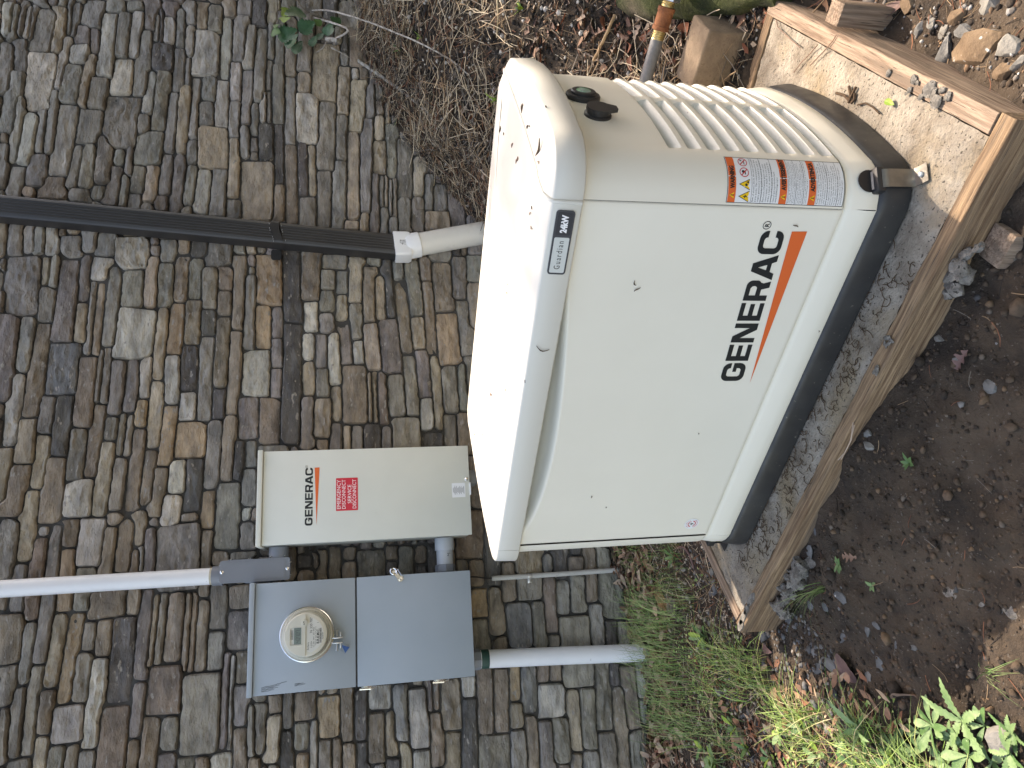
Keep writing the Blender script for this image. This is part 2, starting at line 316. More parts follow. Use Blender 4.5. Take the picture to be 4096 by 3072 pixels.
ST[(0, 1024)] = """150 0 135 385 210 p;305 0 290 175 60 t;355 0 335 210 60 g;460 0 390 555 130 p;545 0 535 280 80 p;660 0 625 160 120 l;305 200 285 425 115 e;530 300 510 560 75 t;605 150 570 640 50 g;650 165 605 645 65 t;740 65 700 590 100 e;690 440 690 590 50 e;860 85 850 340 140 e;985 0 965 335 85 t;1070 50 1065 330 100 e;1180 0 1165 300 90 b;1265 30 1250 275 90 e;1365 90 1355 340 90 e;1465 80 1460 225 90 b;1555 0 1540 480 80 b;1630 130 1605 610 75 e;1455 220 1450 385 90 b;900 340 840 670 260 l;1060 340 1015 800 70 t;1150 295 1130 635 100 o;1255 280 1235 570 105 b;1350 345 1350 510 95 d;1450 385 1420 850 95 b;1535 485 1495 1035 80 b;1665 610 1650 905 170 w;65 370 25 930 110 p;190 390 130 740 100 g;280 430 190 1050 110 b;420 555 395 890 200 s;565 645 535 1110 120 b;660 600 630 945 40 e;695 590 665 950 55 e;770 680 735 1030 85 p;865 635 840 1010 90 p;940 635 925 920 80 w;1115 635 1110 960 95 l;1225 580 1220 875 105 d;1345 515 1320 1080 95 g;1020 805 985 1245 95 t;908 930 905 1105 80 o;1215 880 1210 1065 100 l;1420 860 1410 1055 80 d;1240 1070 1225 1310 200 o;1105 970 1060 1360 90 o;110 770 60 1235 90 l;310 905 275 1145 100 g;425 900 380 1300 115 d;645 960 580 1430 90 b;725 1040 710 1190 90 e;800 1015 770 1290 55 e;840 1020 815 1295 65 e;175 1045 150 1340 130 t;280 1155 240 1510 100 t;500 1110 480 1460 110 e;700 1200 625 1690 100 t;785 1310 740 1659 80 e;905 1120 840 1640 95 b;980 1255 945 1605 90 b;1390 1060 1365 1510 90 g;1500 1030 1460 1460 75 b;1605 905 1610 1185 135 p;1550 1190 1540 1450 60 d;1625 1190 1620 1365 75 g;1150 1325 1145 1540 105 w;1265 1310 1240 1659 105 d;1480 1465 1460 1900 155 e;355 1300 295 1740 130 b;125 1355 60 1659 140 b;525 1450 505 1700 160 w;205 1515 155 1985 110 t;1610 1375 1610 1610 90 g;1350 1520 1335 1765 85 o;45 1240 20 1600 80 b;1110 1545 1085 1779 130 w;1040 1370 1000 1700 95 b"""
ST[(0, 2048)] = """735 0 735 85 75 t;915 0 890 220 85 b;1000 0 995 95 60 g;1225 0 1225 65 95 b;1600 75 1600 245 95 g;65 75 30 430 100 g;280 85 280 160 90 l;255 165 195 700 95 b;370 75 255 980 90 g;460 45 445 230 105 b;605 40 565 345 165 l;715 100 680 400 90 b;820 65 780 390 110 b;440 240 405 650 95 o;555 365 525 640 100 e;880 250 860 400 60 b;915 210 910 380 35 g;975 100 950 480 70 p;1155 75 1150 510 290 p;1340 120 1310 550 75 b;1425 250 1420 340 110 b;1570 255 1570 300 150 e;130 340 100 650 95 g;690 520 690 695 230 b;885 500 845 670 90 t;955 500 905 1095 90 p;1015 525 965 1015 40 b;1065 515 1010 1000 45 e;1160 525 1110 980 110 b;1225 525 1190 1045 45 b;1265 520 1225 1045 40 b;1320 570 1290 1040 75 b;1420 480 1405 765 110 e;1550 480 1555 620 130 b;1545 640 1535 895 140 p;1400 775 1395 1030 105 e;90 665 50 985 140 b;210 715 145 1120 75 g;390 660 320 1140 90 t;500 650 400 1245 95 o;590 710 565 905 85 e;680 690 655 935 105 b;810 680 765 1240 145 d;550 910 510 1240 110 e;645 955 570 1540 100 w;240 990 160 1590 90 e;60 990 40 1260 110 e;115 1130 70 1600 95 e;310 1155 270 1450 110 b;435 1255 425 1495 215 l;745 1255 700 1750 190 b;905 1100 870 1470 80 p;1080 990 1050 1320 230 b;1310 1045 1280 1580 250 e;1470 915 1440 1540 50 p;1505 930 1480 1545 35 l;1565 905 1560 1110 70 b;1555 1125 1550 1400 90 g;980 1325 940 1700 110 b;1105 1325 1090 1550 115 e;870 1475 850 1700 80 b;1555 1400 1545 1700 85 b;1435 1565 1430 1700 140 l;265 1460 250 1700 100 t;370 1515 340 1700 120 e;460 1520 450 1700 80 e;560 1545 550 1700 110 g;1630 1260 1630 1580 60 e;1080 1565 1080 1700 120 p;120 1605 120 1700 140 e;40 1270 20 1620 60 e;1200 1585 1195 1700 110 e;1310 1590 1310 1700 80 b"""
ST[(1024, 1024)] = """85 0 85 310 160 o;225 -60 240 430 115 d;360 -100 350 280 120 b;505 0 505 80 150 e;465 85 465 215 90 e;555 85 555 245 75 g;650 20 640 300 80 t;735 70 735 430 75 b;805 130 810 415 65 t;850 30 880 400 60 d;915 30 920 150 70 g;1005 30 1050 390 95 e;1095 20 1100 165 75 b;1195 -60 1195 35 140 g;1200 45 1215 360 130 b;1315 10 1320 270 95 p;1415 0 1420 165 100 g;45 320 45 590 100 o;135 330 140 530 70 p;350 290 360 495 80 w;455 215 460 360 95 e;555 240 560 420 70 t;645 305 655 540 85 e;450 365 455 500 80 e;930 160 980 625 85 b;1115 170 1145 635 75 b;1420 180 1425 460 110 t;1345 275 1375 640 80 e;235 435 225 1215 110 d;135 535 140 720 70 p;340 490 345 670 75 w;425 500 415 725 75 p;500 500 515 835 80 w;570 420 590 700 80 p;660 545 665 700 75 l;735 440 765 735 95 t;855 405 895 760 130 p;1045 395 1060 605 90 t;1225 365 1260 705 145 o;1070 600 1100 915 90 p;1155 640 1195 1140 60 t;990 640 1020 1040 95 e;345 680 350 905 70 t;430 730 430 920 85 e;135 725 130 920 70 p;520 835 525 1060 60 t;640 705 645 1090 165 b;735 755 740 1075 30 b;765 740 775 1085 35 b;815 760 830 1095 65 b;900 765 920 1050 115 e;1250 710 1270 1020 95 e;1330 690 1355 1010 60 e;1385 640 1400 900 60 e;90 920 80 1220 130 b;335 910 325 1240 75 p;435 920 425 1165 105 t;1100 915 1115 1135 90 l;525 1090 520 1260 70 p;590 1095 590 1260 55 t;655 1095 655 1260 65 e;755 1085 755 1260 105 d;850 1090 850 1260 65 g;975 1040 975 1260 185 e;1150 1135 1155 1260 150 d;1255 1025 1265 1300 95 e;1345 1015 1355 1285 100 b;105 1220 100 1300 200 e"""
ST[(1024, 0)] = """110 0 90 150 70 t;40 0 30 160 80 d;165 145 150 420 65 e;40 170 20 650 65 g;100 130 95 370 40 g;90 375 75 575 40 g;235 120 215 490 75 t;320 80 310 460 95 e;455 280 435 650 170 t;345 -50 345 90 150 e;485 -50 480 120 75 d;620 20 600 170 150 e;570 425 560 740 80 t;320 455 310 605 90 t;335 600 330 920 155 w;465 660 450 1100 120 e;665 520 650 850 95 t;740 560 740 760 50 g;220 485 225 935 75 g;145 415 145 795 85 e;55 590 50 785 30 l;80 580 85 790 35 g;70 795 70 1035 85 d;145 800 150 1185 60 d;555 745 555 1045 75 e;625 850 635 1420 80 t;725 765 710 1370 75 g;795 750 795 900 55 t;800 905 800 1120 85 t;880 810 885 1150 65 e;960 900 965 1290 95 e;225 925 230 1440 75 b;300 905 310 1260 60 d;360 935 365 1265 45 t;440 1100 440 1465 85 e;550 1040 530 1475 85 g;155 1195 145 1430 75 b;335 1270 335 1470 110 e;775 1115 770 1500 55 p;815 1130 815 1330 45 g;845 1130 840 1330 30 t;875 1165 875 1390 30 g;900 1150 895 1400 30 e;835 1340 835 1510 55 g;960 1245 965 1500 85 e;1050 1275 1045 1490 80 e;1060 1020 1055 1265 65 t;1120 1130 1120 1360 55 g;1170 1370 1180 1490 150 t;700 1380 700 1490 55 t;620 1425 620 1480 95 t;1190 1190 1190 1370 65 g;890 1400 890 1510 70 g"""
ST[(1024, 2048)] = """320 280 320 365 100 d;395 260 395 375 65 b;430 250 420 440 80 b;515 235 505 435 85 b;600 235 600 310 80 b;605 325 600 430 90 b;750 250 750 420 180 e;880 230 880 310 75 b;880 320 880 410 80 d;970 230 965 410 100 e;1075 225 1070 340 80 b;1075 345 1075 410 75 d;1140 225 1140 390 60 d;330 370 325 450 100 b;1390 0 1390 300 170 b;1335 310 1340 390 70 e;1430 310 1435 490 100 b;1530 0 1535 470 95 d;1630 60 1630 300 60 b;1450 490 1460 680 100 o;1540 495 1550 800 75 b;1460 690 1470 900 100 e;25 1190 30 1240 70 e;120 1190 120 1310 80 b;210 1175 210 1410 55 e;315 1165 315 1355 135 b;30 1240 25 1570 90 e;110 1310 95 1620 100 t;200 1420 205 1680 80 d;295 1360 290 1555 110 e;375 1345 370 1680 50 l;470 1195 475 1465 145 o;590 1140 590 1495 80 b;680 1150 680 1485 80 d;445 1480 455 1680 90 e;525 1465 525 1680 60 b;305 1555 300 1680 75 o;605 1500 605 1680 75 t;690 1490 690 1680 80 d;810 1120 805 1280 150 l;780 1300 785 1620 105 b;870 1290 880 1600 75 t;930 1120 945 1490 95 g;1045 1145 1065 1530 130 l;1125 1090 1130 1300 55 p;1165 1085 1170 1290 50 b;1255 1100 1270 1420 135 b;1170 1300 1190 1640 85 b;1280 1420 1275 1680 100 b;1375 1070 1380 1205 90 l;1385 1210 1390 1680 90 d;1480 1010 1500 1440 105 b;1590 1020 1590 1430 95 b;1550 1450 1555 1680 190 e;970 1490 985 1680 60 t;1070 1540 1075 1680 110 l;890 1600 890 1680 80 d"""
ST[(2048, 2048)] = """110 240 115 390 170 t;235 290 235 380 65 g;315 240 320 440 85 d;420 290 425 375 100 b;505 240 515 590 80 b;590 240 590 360 80 e;120 430 125 565 150 e;240 430 265 790 80 b;330 440 335 670 90 g;435 400 440 660 105 e;640 400 660 690 150 e;60 590 70 870 140 s;170 580 190 870 90 e;280 790 285 870 80 e;400 670 440 1140 205 e;550 590 555 860 95 g;640 700 650 860 80 d;720 720 730 860 60 e;25 1000 30 1230 60 o;110 1000 120 1310 100 g;205 990 205 1110 80 b;290 985 290 1100 75 b;590 975 600 1420 100 e;660 980 665 1130 60 d;745 1000 790 1400 85 b;255 1110 265 1335 175 l;390 1150 430 1555 80 t;490 1140 510 1540 100 e;700 1130 735 1690 85 b;35 1235 40 1400 80 b;125 1315 145 1690 70 b;225 1360 240 1690 90 p;315 1330 330 1620 110 e;45 1410 55 1690 100 g;620 1425 640 1690 120 e;830 1430 850 1690 150 e;430 1565 430 1690 70 t;515 1550 520 1690 110 g"""
TINT = dict(g=(.25, .243, .228), l=(.37, .358, .33), d=(.115, .11, .107), t=(.35, .305, .245), b=(.235, .20, .163), o=(.33, .26, .185), p=(.222, .202, .192), e=(.235, .223, .194), w=(.46, .435, .385), s=(.19, .194, .20))
rects = []       # centre x, z, half length, half height, angle, kind
for (ox, oy), txt in ST.items():
    for q in txt.split(';'):
        a = q.split(); x1, y1, x2, y2, ww = map(float, a[:5])
        A = onwall(ox+x1/1.62, oy+y1/1.62); B = onwall(ox+x2/1.62, oy+y2/1.62)   # A is the right end, B the left end
        mx, my = (x1+x2)/2, (y1+y2)/2
        T0 = onwall(ox+(mx-ww/2)/1.62, oy+my/1.62); T1 = onwall(ox+(mx+ww/2)/1.62, oy+my/1.62)
        h = abs(T0[2]-T1[2]); dx, dz = A[0]-B[0], A[2]-B[2]
        sgn = 1 if dx >= 0 else -1; ang = math.atan2(dz*sgn, abs(dx))
        L = math.hypot(dx, dz)
        if abs(ang) > .22: ang = .22*(1 if ang > 0 else -1); L = abs(dx)
        rects.append([(A[0]+B[0])/2, (T0[2]+T1[2])/2, max(L/2, .011), max(h*math.cos(ang)/2, .007), ang, a[5]])
ntr = len(rects)
CS = .003; WX0, WX1, WZ0, WZ1 = -2.0, 4.0, -.28, 2.65
NX, NZ = int((WX1-WX0)/CS), int((WZ1-WZ0)/CS)
lab = np.full((NX, NZ), -1, int); best = np.full((NX, NZ), 9., 'f')
def stamp(k, reach):
    x, z, hl, hh, an, _ = rects[k]; ca, sa = math.cos(an), math.sin(an)
    ex_ = abs(hl*ca)+abs(hh*sa)+reach; ez_ = abs(hl*sa)+abs(hh*ca)+reach
    i0, i1 = max(0, int((x-ex_-WX0)/CS)), min(NX, int((x+ex_-WX0)/CS)+2); j0, j1 = max(0, int((z-ez_-WZ0)/CS)), min(NZ, int((z+ez_-WZ0)/CS)+2)
    if i0 >= i1 or j0 >= j1: return
    X = WX0+(np.arange(i0, i1)+.5)*CS-x; Z = WZ0+(np.arange(j0, j1)+.5)*CS-z
    s_ = X[:, None]*ca+Z[None]*sa; t_ = -X[:, None]*sa+Z[None]*ca
    d = np.maximum(np.abs(s_)-hl, np.abs(t_)-hh)
    bw = best[i0:i1, j0:j1]; lw = lab[i0:i1, j0:j1]; m = (d < bw) & (d < reach)
    bw[m] = d[m]; lw[m] = k
for k in range(ntr): stamp(k, .011)
fillk = 'gglebbetppd'
for (L, h, tries) in [(.27, .068, 2500), (.2, .085, 1500), (.22, .05, 3000), (.16, .06, 4000), (.14, .042, 6000), (.1, .045, 6000), (.08, .036, 9000), (.06, .03, 12000), (.08, .024, 12000), (.04, .024, 16000)]:
    occ = lab >= 0
    I = np.zeros((NX+1, NZ+1), int); I[1:, 1:] = occ.cumsum(0).cumsum(1)
    nL, nh = int(L/CS), int(h/CS)
    cand = np.argwhere((I[nL:, nh:]-I[:-nL, nh:]-I[nL:, :-nh]+I[:-nL, :-nh]) == 0)
    if len(cand) == 0: continue
    cand = cand[rng.permutation(len(cand))[:tries]]
    cand = cand[np.argsort(cand[:, 1]//3*3+rng.random(len(cand))*9, kind='stable')]
    for (i, j) in cand:
        l2 = int(nL*rng.uniform(.75, 1.4)); h2 = int(nh*rng.uniform(.85, 1.2))
        if occ[i:i+l2, j:j+h2].any():
            l2, h2 = nL, nh
            if occ[i:i+l2, j:j+h2].any(): continue
        occ[i:i+l2, j:j+h2] = True; lab[i:i+l2, j:j+h2] = len(rects); best[i:i+l2, j:j+h2] = -.004
        rects.append([WX0+(i+l2/2)*CS, WZ0+(j+h2/2)*CS, l2*CS/2, h2*CS/2, rng.normal(0, .01), fillk[rng.integers(len(fillk))]])
lab[:] = -1; best[:] = 9
for k in range(len(rects)): stamp(k, .022)      # every stone takes the ground nearest to it; only a narrow joint is left

def stone_geo(k, seed):
    R = np.random.default_rng(seed); cx, cz, hl, hh, an, kind = rects[k]
    ca, sa = math.cos(an), math.sin(an)
    def own(s_, t_):
        i = ((cx+s_*ca-t_*sa-WX0)/CS).astype(int); j = ((cz+s_*sa+t_*ca-WZ0)/CS).astype(int)
        ok = (i >= 0) & (i < NX) & (j >= 0) & (j < NZ)
        return ok & (lab[np.clip(i, 0, NX-1), np.clip(j, 0, NZ-1)] == k)
    ss = np.arange(-(hl+.024), hl+.024, .003); tt = np.arange(-(hh+.024), hh+.024, .0015)
    O = own(ss[:, None]+0*tt[None], 0*ss[:, None]+tt[None])
    if O.sum() < 20: return None
    colc = O.sum(1); need = max(3, .35*np.median(colc[colc > 0]))
    good = np.where(colc >= need)[0]
    if len(good) < 4: return None
    runs = np.split(good, np.where(np.diff(good) > 1)[0]+1); run = max(runs, key=len)
    top = np.array([tt[np.where(O[i])[0].max()] for i in run]); bot = np.array([tt[np.where(O[i])[0].min()] for i in run]); sx = ss[run]
    if len(sx) < 4: return None
    ker = np.ones(5)/5
    sm = lambda a_: np.convolve(np.pad(a_, 2, 'edge'), ker, 'valid')
    gap = R.uniform(.0014, .0034); top = sm(top)-gap; bot = sm(bot)+gap; smin, smax = sx[0]+gap*.8, sx[-1]-gap*.8
    L = smax-smin; H = float(np.median(top-bot))
    if L < .014 or H < .008: return None
    e = min(.005, L*.15); na = int(np.clip((L-2*e)/.012, 2, 24)); nb = int(np.clip((H-.009)/.009, 2, 14))
    cols = np.r_[smin, smin+e, np.linspace(smin+e, smax-e, na+1)[1:-1], smax-e, smax]; nc = len(cols)
    tp, bt = np.interp(cols, sx, top), np.interp(cols, sx, bot)
    rad = min(R.uniform(.004, .016), .40*H)
    skew = R.normal(0, .35, 2)
    for end in (0, 1):
        dist = (cols-smin) if end == 0 else (smax-cols)
        fr = np.clip(1-dist/max(rad*1.1, .004), 0, 1); cut = rad*(1-np.sqrt(np.maximum(0, 1-fr**2)))
        tp = tp-cut*np.clip(1+skew[end], .2, 1.9); bt = bt+cut*np.clip(1-skew[end], .2, 1.9)
    ph = R.uniform(0, 50)
    wob = np.array([noise.noise(Vector((ph+c*42, 3.1, 0))) for c in cols])*.0038+np.array([noise.noise(Vector((ph+c*110, 9.1, 0))) for c in cols])*.002
    wob2 = np.array([noise.noise(Vector((ph+c*42, 13.1, 5)))for c in cols])*.0038+np.array([noise.noise(Vector((ph+c*110, 29.1, 5))) for c in cols])*.002
    tp = tp+np.minimum(wob, .001); bt = bt-np.minimum(wob2, .001)
    hgt = np.maximum(tp-bt, .004)
    base_out = R.uniform(-.009, .005); tx, tz = R.normal(0, .04), R.normal(0, .10); cut = R.uniform(.5, 1.6)
    rough = R.uniform(.55, 1.5); lay = R.uniform(10, 26)
    V = []; nr = nb+3
    mid = (tp+bt)/2
    for i in range(nc):
        ins = min(.0048, hgt[i]*.22)
        rows = np.r_[bt[i], bt[i]+ins, np.linspace(bt[i]+ins, tp[i]-ins, nb+1)[1:-1], tp[i]-ins, tp[i]]
        for j, t_ in enumerate(rows):
            s_ = cols[i]
            edge = min(i, nc-1-i, j, nr-1-j)
            y = base_out+tx*(s_-(smin+smax)/2)+tz*(t_-mid[i])*.7
            if edge == 0: y += .0085
            elif edge >= 1:
                fx = (2*(s_-smin)/L-1); ft = 2*(t_-bt[i])/hgt[i]-1
                crown = (1-fx**4)*(1-ft**2)
                P_ = Vector((ph+s_*lay, ph*1.7+t_*lay*2.2, seed*.11))
                big = noise.noise(P_); med = noise.noise(P_*2.7)
                facet = abs(noise.noise(P_*.8+Vector((7, 3, 1))))
                y += -.0030*crown*cut-.0085*big*rough*(.3 if edge == 1 else 1)-.0036*med*rough*(.4 if edge == 1 else 1)+.007*facet*rough+.0014*noise.noise(P_*6.1)*rough
                if edge > 1: s_ += R.normal(0, .0018); t_ += R.normal(0, .0012)
            V.append((s_, y, t_))
    F = [(i*nr+j, i*nr+j+1, (i+1)*nr+j+1, (i+1)*nr+j) for i in range(nc-1) for j in range(nr-1)]
    loop = [i*nr for i in range(nc)]+[(nc-1)*nr+j for j in range(1, nr)]+[i*nr+nr-1 for i in range(nc-2, -1, -1)]+[j for j in range(nr-2, 0, -1)]
    b = len(V)
    for q in loop: V.append((V[q][0], .034, V[q][2]))
    n = len(loop)
    F += [(loop[m], loop[(m+1) % n], b+(m+1) % n, b+m) for m in range(n)]
    V = [(cx+x*ca-z*sa, y, cz+x*sa+z*ca) for x, y, z in V]
    t = np.array(TINT[kind]); t = t*R.uniform(1.02, 1.40)*(1+R.normal(0, .012, 3))
    return V, F, t
def tinted_mesh(name, V, F, colors_per_vert, m):
    mb = MB(); mb.v = V; mb.f = F
    me = mesh_from(name, mb, m, True, 34)
    a = me.color_attributes.new('tint', 'FLOAT_COLOR', 'POINT'); c = np.ones((len(me.vertices), 4), 'f'); c[:, :3] = colors_per_vert
    a.data.foreach_set('color', c.ravel()); return me
def seen_size(r):
    x, z, hl, hh = r[:4]
    P = project([(x-hl, 0, z-hh), (x+hl, 0, z+hh), (x, 0, z)])
    c = P[2]
    if not (0 < c[0] < 4096 and 0 < c[1] < 3072): return 0
    # behind the generator, the cabinets or the bank
    if c[0] > 1950 and c[1] < 2180: return 0
    if 1040 < c[0] < 1860 and 1830 < c[1] < 2130: return 0
    if 1040 < c[0] < 1850 and 2330 < c[1] < 2680: return 0
    if z+hh < float(gz_base(x, 0)): return 0
    return abs(P[0, 0]-P[1, 0])*abs(P[0, 1]-P[1, 1])
wall = thing('stone_wall', 'tall house wall of irregular stacked ledge stones in greys and tans', 'wall', (0, 0, 0))
order = sorted(range(len(rects)), key=lambda i: -seen_size(rects[i]))
restV, restF, restC = [], [], []; nst = 0
for rank, i in enumerate(order):
    r = rects[i]
    g_ = stone_geo(i, 1000+i)
    if g_ is None: continue
    V, F, t = g_
    if nst < 299 and seen_size(r) > 0:
        nst += 1
        me = tinted_mesh('stone', V, F, t, m_stone); so_ = bpy.data.objects.new('stone', me); COL.objects.link(so_); so_.parent = wall
    else:
        b = len(restV); restV += V; restF += [tuple(b+k for k in f) for f in F]; restC += [t]*len(V)
me = tinted_mesh('small_stones', restV, restF, np.array(restC), m_stone); so_ = bpy.data.objects.new('small_stones', me); COL.objects.link(so_); so_.parent = wall; so_['kind'] = 'stuff'
part('mortar', MB().span((WX0+.01, .016, -.6), (WX1-.01, .2, WZ1+.02)), m_mortar, wall, smooth=False)
# ------------------------------------------------------------------ lettering
def text2d(s, size=1.0, bold=0.0, align='LEFT', width=None, spacing=1.0, res=3, shear=0.0):
    c = bpy.data.curves.new('t', 'FONT'); c.body = s; c.size = size; c.offset = bold; c.align_x = align; c.space_character = spacing
    c.resolution_u = res; c.fill_mode = 'FRONT'; c.shear = shear
    ob = bpy.data.objects.new('t', c); COL.objects.link(ob)
    me = bpy.data.meshes.new_from_object(ob); v = [(q.co.x, q.co.y) for q in me.vertices]; f = [tuple(p.vertices) for p in me.polygons]
    bpy.data.objects.remove(ob); bpy.data.curves.remove(c); bpy.data.meshes.remove(me)
    if v and width:
        x0 = min(q[0] for q in v); x1 = max(q[0] for q in v); k = width/(x1-x0)
        v = [((q[0]-x0)*k, q[1]) for q in v]
    return v, f
def outlines2d(polys):
    c = bpy.data.curves.new('t', 'CURVE'); c.dimensions = '2D'; c.fill_mode = 'FRONT'
    for P in polys:
        s = c.splines.new('POLY'); s.points.add(len(P)-1); s.use_cyclic_u = True
        for q, p in zip(s.points, P): q.co = (p[0], p[1], 0, 1)
    ob = bpy.data.objects.new('t', c); COL.objects.link(ob); me = bpy.data.meshes.new_from_object(ob)
    v = [(q.co.x, q.co.y) for q in me.vertices]; f = [tuple(p.vertices) for p in me.polygons]
    bpy.data.objects.remove(ob); bpy.data.curves.remove(c); bpy.data.meshes.remove(me); return v, f
def rrect(x0, y0, x1, y1, r, n=6):
    P = []
    for cx, cy, a0 in ((x1-r, y1-r, 0), (x0+r, y1-r, 90), (x0+r, y0+r, 180), (x1-r, y0+r, 270)):
        for i in range(n+1): a = math.radians(a0+90*i/n); P.append((cx+r*math.cos(a), cy+r*math.sin(a)))
    return P
def wide_letters():
    """the heavy wide capitals of the maker's name; returns (verts, faces) with cap height 1"""
    T = .235; W = .92; out = []; x = 0
    def arc(cx, cy, rx, ry, a0, a1, n=7): return [(cx+rx*math.cos(math.radians(a0+(a1-a0)*i/n)), cy+ry*math.sin(math.radians(a0+(a1-a0)*i/n))) for i in range(n+1)]
    def C(x, g=False):
        r = .30; ri = .12; P = []
        P += [(x+W, .66)] + arc(x+W-r, 1-r, r, r, 0, 90) + arc(x+r, 1-r, r, r, 90, 180) + arc(x+r, r, r, r, 180, 270) + arc(x+W-r, r, r, r, 270, 360)
        if g:
            P += [(x+W, .56), (x+W*.52, .56), (x+W*.52, .40), (x+W-T-.02, .40), (x+W-T-.02, T+ri)]
        else:
            P += [(x+W, .36), (x+W-T-.02, .36), (x+W-T-.02, T+ri)]
        P += arc(x+W-T-.02-ri, T-.03+ri, ri, ri, 0, -90) + arc(x+T+ri, T-.03+ri, ri, ri, -90, -180) + arc(x+T+ri, 1-T+.03-ri, ri, ri, 180, 90) + arc(x+W-T-.02-ri, 1-T+.03-ri, ri, ri, 90, 0)
        P += [(x+W-T-.02, .66)]
        return [P]
    def E(x, w=.80):
        t = .195
        return [[(x, 0), (x+w, 0), (x+w, t), (x+T, t), (x+T, .5-t/2), (x+w*.95, .5-t/2), (x+w*.95, .5+t/2), (x+T, .5+t/2), (x+T, 1-t), (x+w, 1-t), (x+w, 1), (x, 1)]]
    def N(x, w=.90):
        return [[(x, 0), (x+T*.9, 0), (x+T*.9, .66), (x+w-T*1.25, 0), (x+w, 0), (x+w, 1), (x+w-T*.9, 1), (x+w-T*.9, .34), (x+T*1.25, 1), (x, 1)]]
    def R(x, w=.88):
        r = .24; P = [(x, 0), (x+T, 0), (x+T, .33), (x+w*.56, .33), (x+w*.66, 0), (x+w*.96, 0), (x+w*.86, .30)] + arc(x+w-r, .42+r*.6, r, r*.8, -50, 0, 4) + arc(x+w-r, 1-r, r, r, 0, 90) + [(x, 1)]
        H = [(x+T, .53), (x+w-T-.06, .53)] + arc(x+w-T-.09, .66, .09, .12, -80, 80, 6) + [(x+w-T-.1, .80), (x+T, .80)]
        return [P, H]
    def A(x, w=1.04):
        return [[(x, 0), (x+.27, 0), (x+.34, .19), (x+w-.34, .19), (x+w-.27, 0), (x+w, 0), (x+w/2+.165, 1), (x+w/2-.165, 1)], [(x+.41, .37), (x+w/2, .74), (x+w-.41, .37)]]
    V = []; F = []
    for fn, adv in ((lambda x: C(x, True), W+.12), (E, .80+.11), (N, .90+.13), (E, .80+.11), (R, .88+.03), (A, 1.04+.03), (C, W)):
        v, f = outlines2d(fn(x)); b = len(V); V += v; F += [tuple(b+i for i in q) for q in f]; x += adv
    return V, F, x
LOGO_V, LOGO_F, LOGO_W = wide_letters()
def circ(cx, cy, r, n=20): return [(cx+r*math.cos(2*math.pi*i/n), cy+r*math.sin(2*math.pi*i/n)) for i in range(n)]
def plane_map(o, ax, ay):
    o, ax, ay = Vector(o), Vector(ax), Vector(ay); nn = ax.cross(ay).normalized()
    return lambda x, y, h=0.0: tuple(o+ax*x+ay*y+nn*h)
def put(mb, vf, fn, x=0, y=0, k=1, h=.0, kx=None):
    kx = kx or k
    return mb.flat([(x+q[0]*kx, y+q[1]*k) for q in vf[0]], vf[1], fn, h)
XW, ZW = Vector((1, 0, 0)), Vector((0, 0, 1))

# ------------------------------------------------------------------ transfer switch cabinet
tx0, tx1, tz0, tz1 = .1946, .537, .6719, 1.4369
T = thing('switch_cabinet', 'tall pale beige steel switch cabinet with a red emergency label and an orange wedge', 'electrical cabinet', (.366, -.02, tz0))
part('body', MB().span((tx0+.003, -.196, tz0+.003), (tx1-.003, -.004, tz1), .003), m_switch, T)
cov = part('cover', MB().span((tx0, -.202, tz0), (tx1, -.197, tz1-.004), .0018), m_switch, T)
part('drip_lip', MB().span((tx0-.004, -.213, tz1-.002), (tx1+.004, -.004, tz1+.016), .002), m_switch, T)
pf = plane_map((tx0, -.2023, tz0), XW, ZW)
L0 = (.258-tx0, 1.2565-tz0); cap = .0275; kx = (.4705-.258)/LOGO_W
part('lettering', put(MB(), (LOGO_V, LOGO_F), pf, *L0, cap, .0004, kx), m_ink, T, smooth=False)
rg = text2d('R', .008, align='CENTER'); mb = MB(); put(mb, rg, pf, .4755-tx0, 1.2775-tz0, .8, .0004); put(mb, outlines2d([circ(.4755-tx0, 1.28-tz0, .0045), circ(.4755-tx0, 1.28-tz0, .0037)]), pf, h=.0004)
part('registered_mark', mb, m_ink, T, smooth=False)
part('orange_wedge', put(MB(), outlines2d([[(.2585-tx0, 1.2425-tz0), (.4705-tx0, 1.2325-tz0), (.4705-tx0, 1.2505-tz0)]]), pf, h=.0004), m_orange, T, smooth=False)
rl = part('red_label', MB().prism(rrect(.306-tx0, 1.0935-tz0, .4275-tx0, 1.173-tz0, .002), pf(0, 0), XW, ZW, .0003, .0008), m_red, T, smooth=False)
mb = MB()
for i, s_ in enumerate(('EMERGENCY', 'DISCONNECT', 'SERVICE', 'DISCONNECT')):
    wd = (.108, .108, .069, .108)[i]; v = text2d(s_, .019, .0, width=wd); yy = (1.1565, 1.1385, 1.1175, 1.1000)[i]-tz0
    put(mb, v, pf, .367-tx0-wd/2, yy, 1, .0011)
part('label_lettering', mb, m_whitep, rl, smooth=False)
wl = part('white_label', MB().prism(rrect(.337-tx0, .690-tz0, .392-tx0, .741-tz0, .002), pf(0, 0), XW, ZW, .0003, .0007), m_labelwhite, T, smooth=False)
mb = MB()
for i in range(13):
    bw = random.uniform(.02, .043)
    if i % 5 == 0: bw = .016
    put(mb, outlines2d([[(.3645-tx0-bw/2, .7355-tz0-i*.0034), (.3645-tx0+bw/2, .7355-tz0-i*.0034), (.3645-tx0+bw/2, .7368-tz0-i*.0034), (.3645-tx0-bw/2, .7368-tz0-i*.0034)]]), pf, h=.0009)
part('fine_print', mb, m_greyd, wl, smooth=False)
part('screw', MB().lathe([(.0065, 0), (.0065, .003), (.004, .0055), (0, .006)], pf(.406-tx0, .684-tz0), (0, -1, 0), 14), m_steel, T)
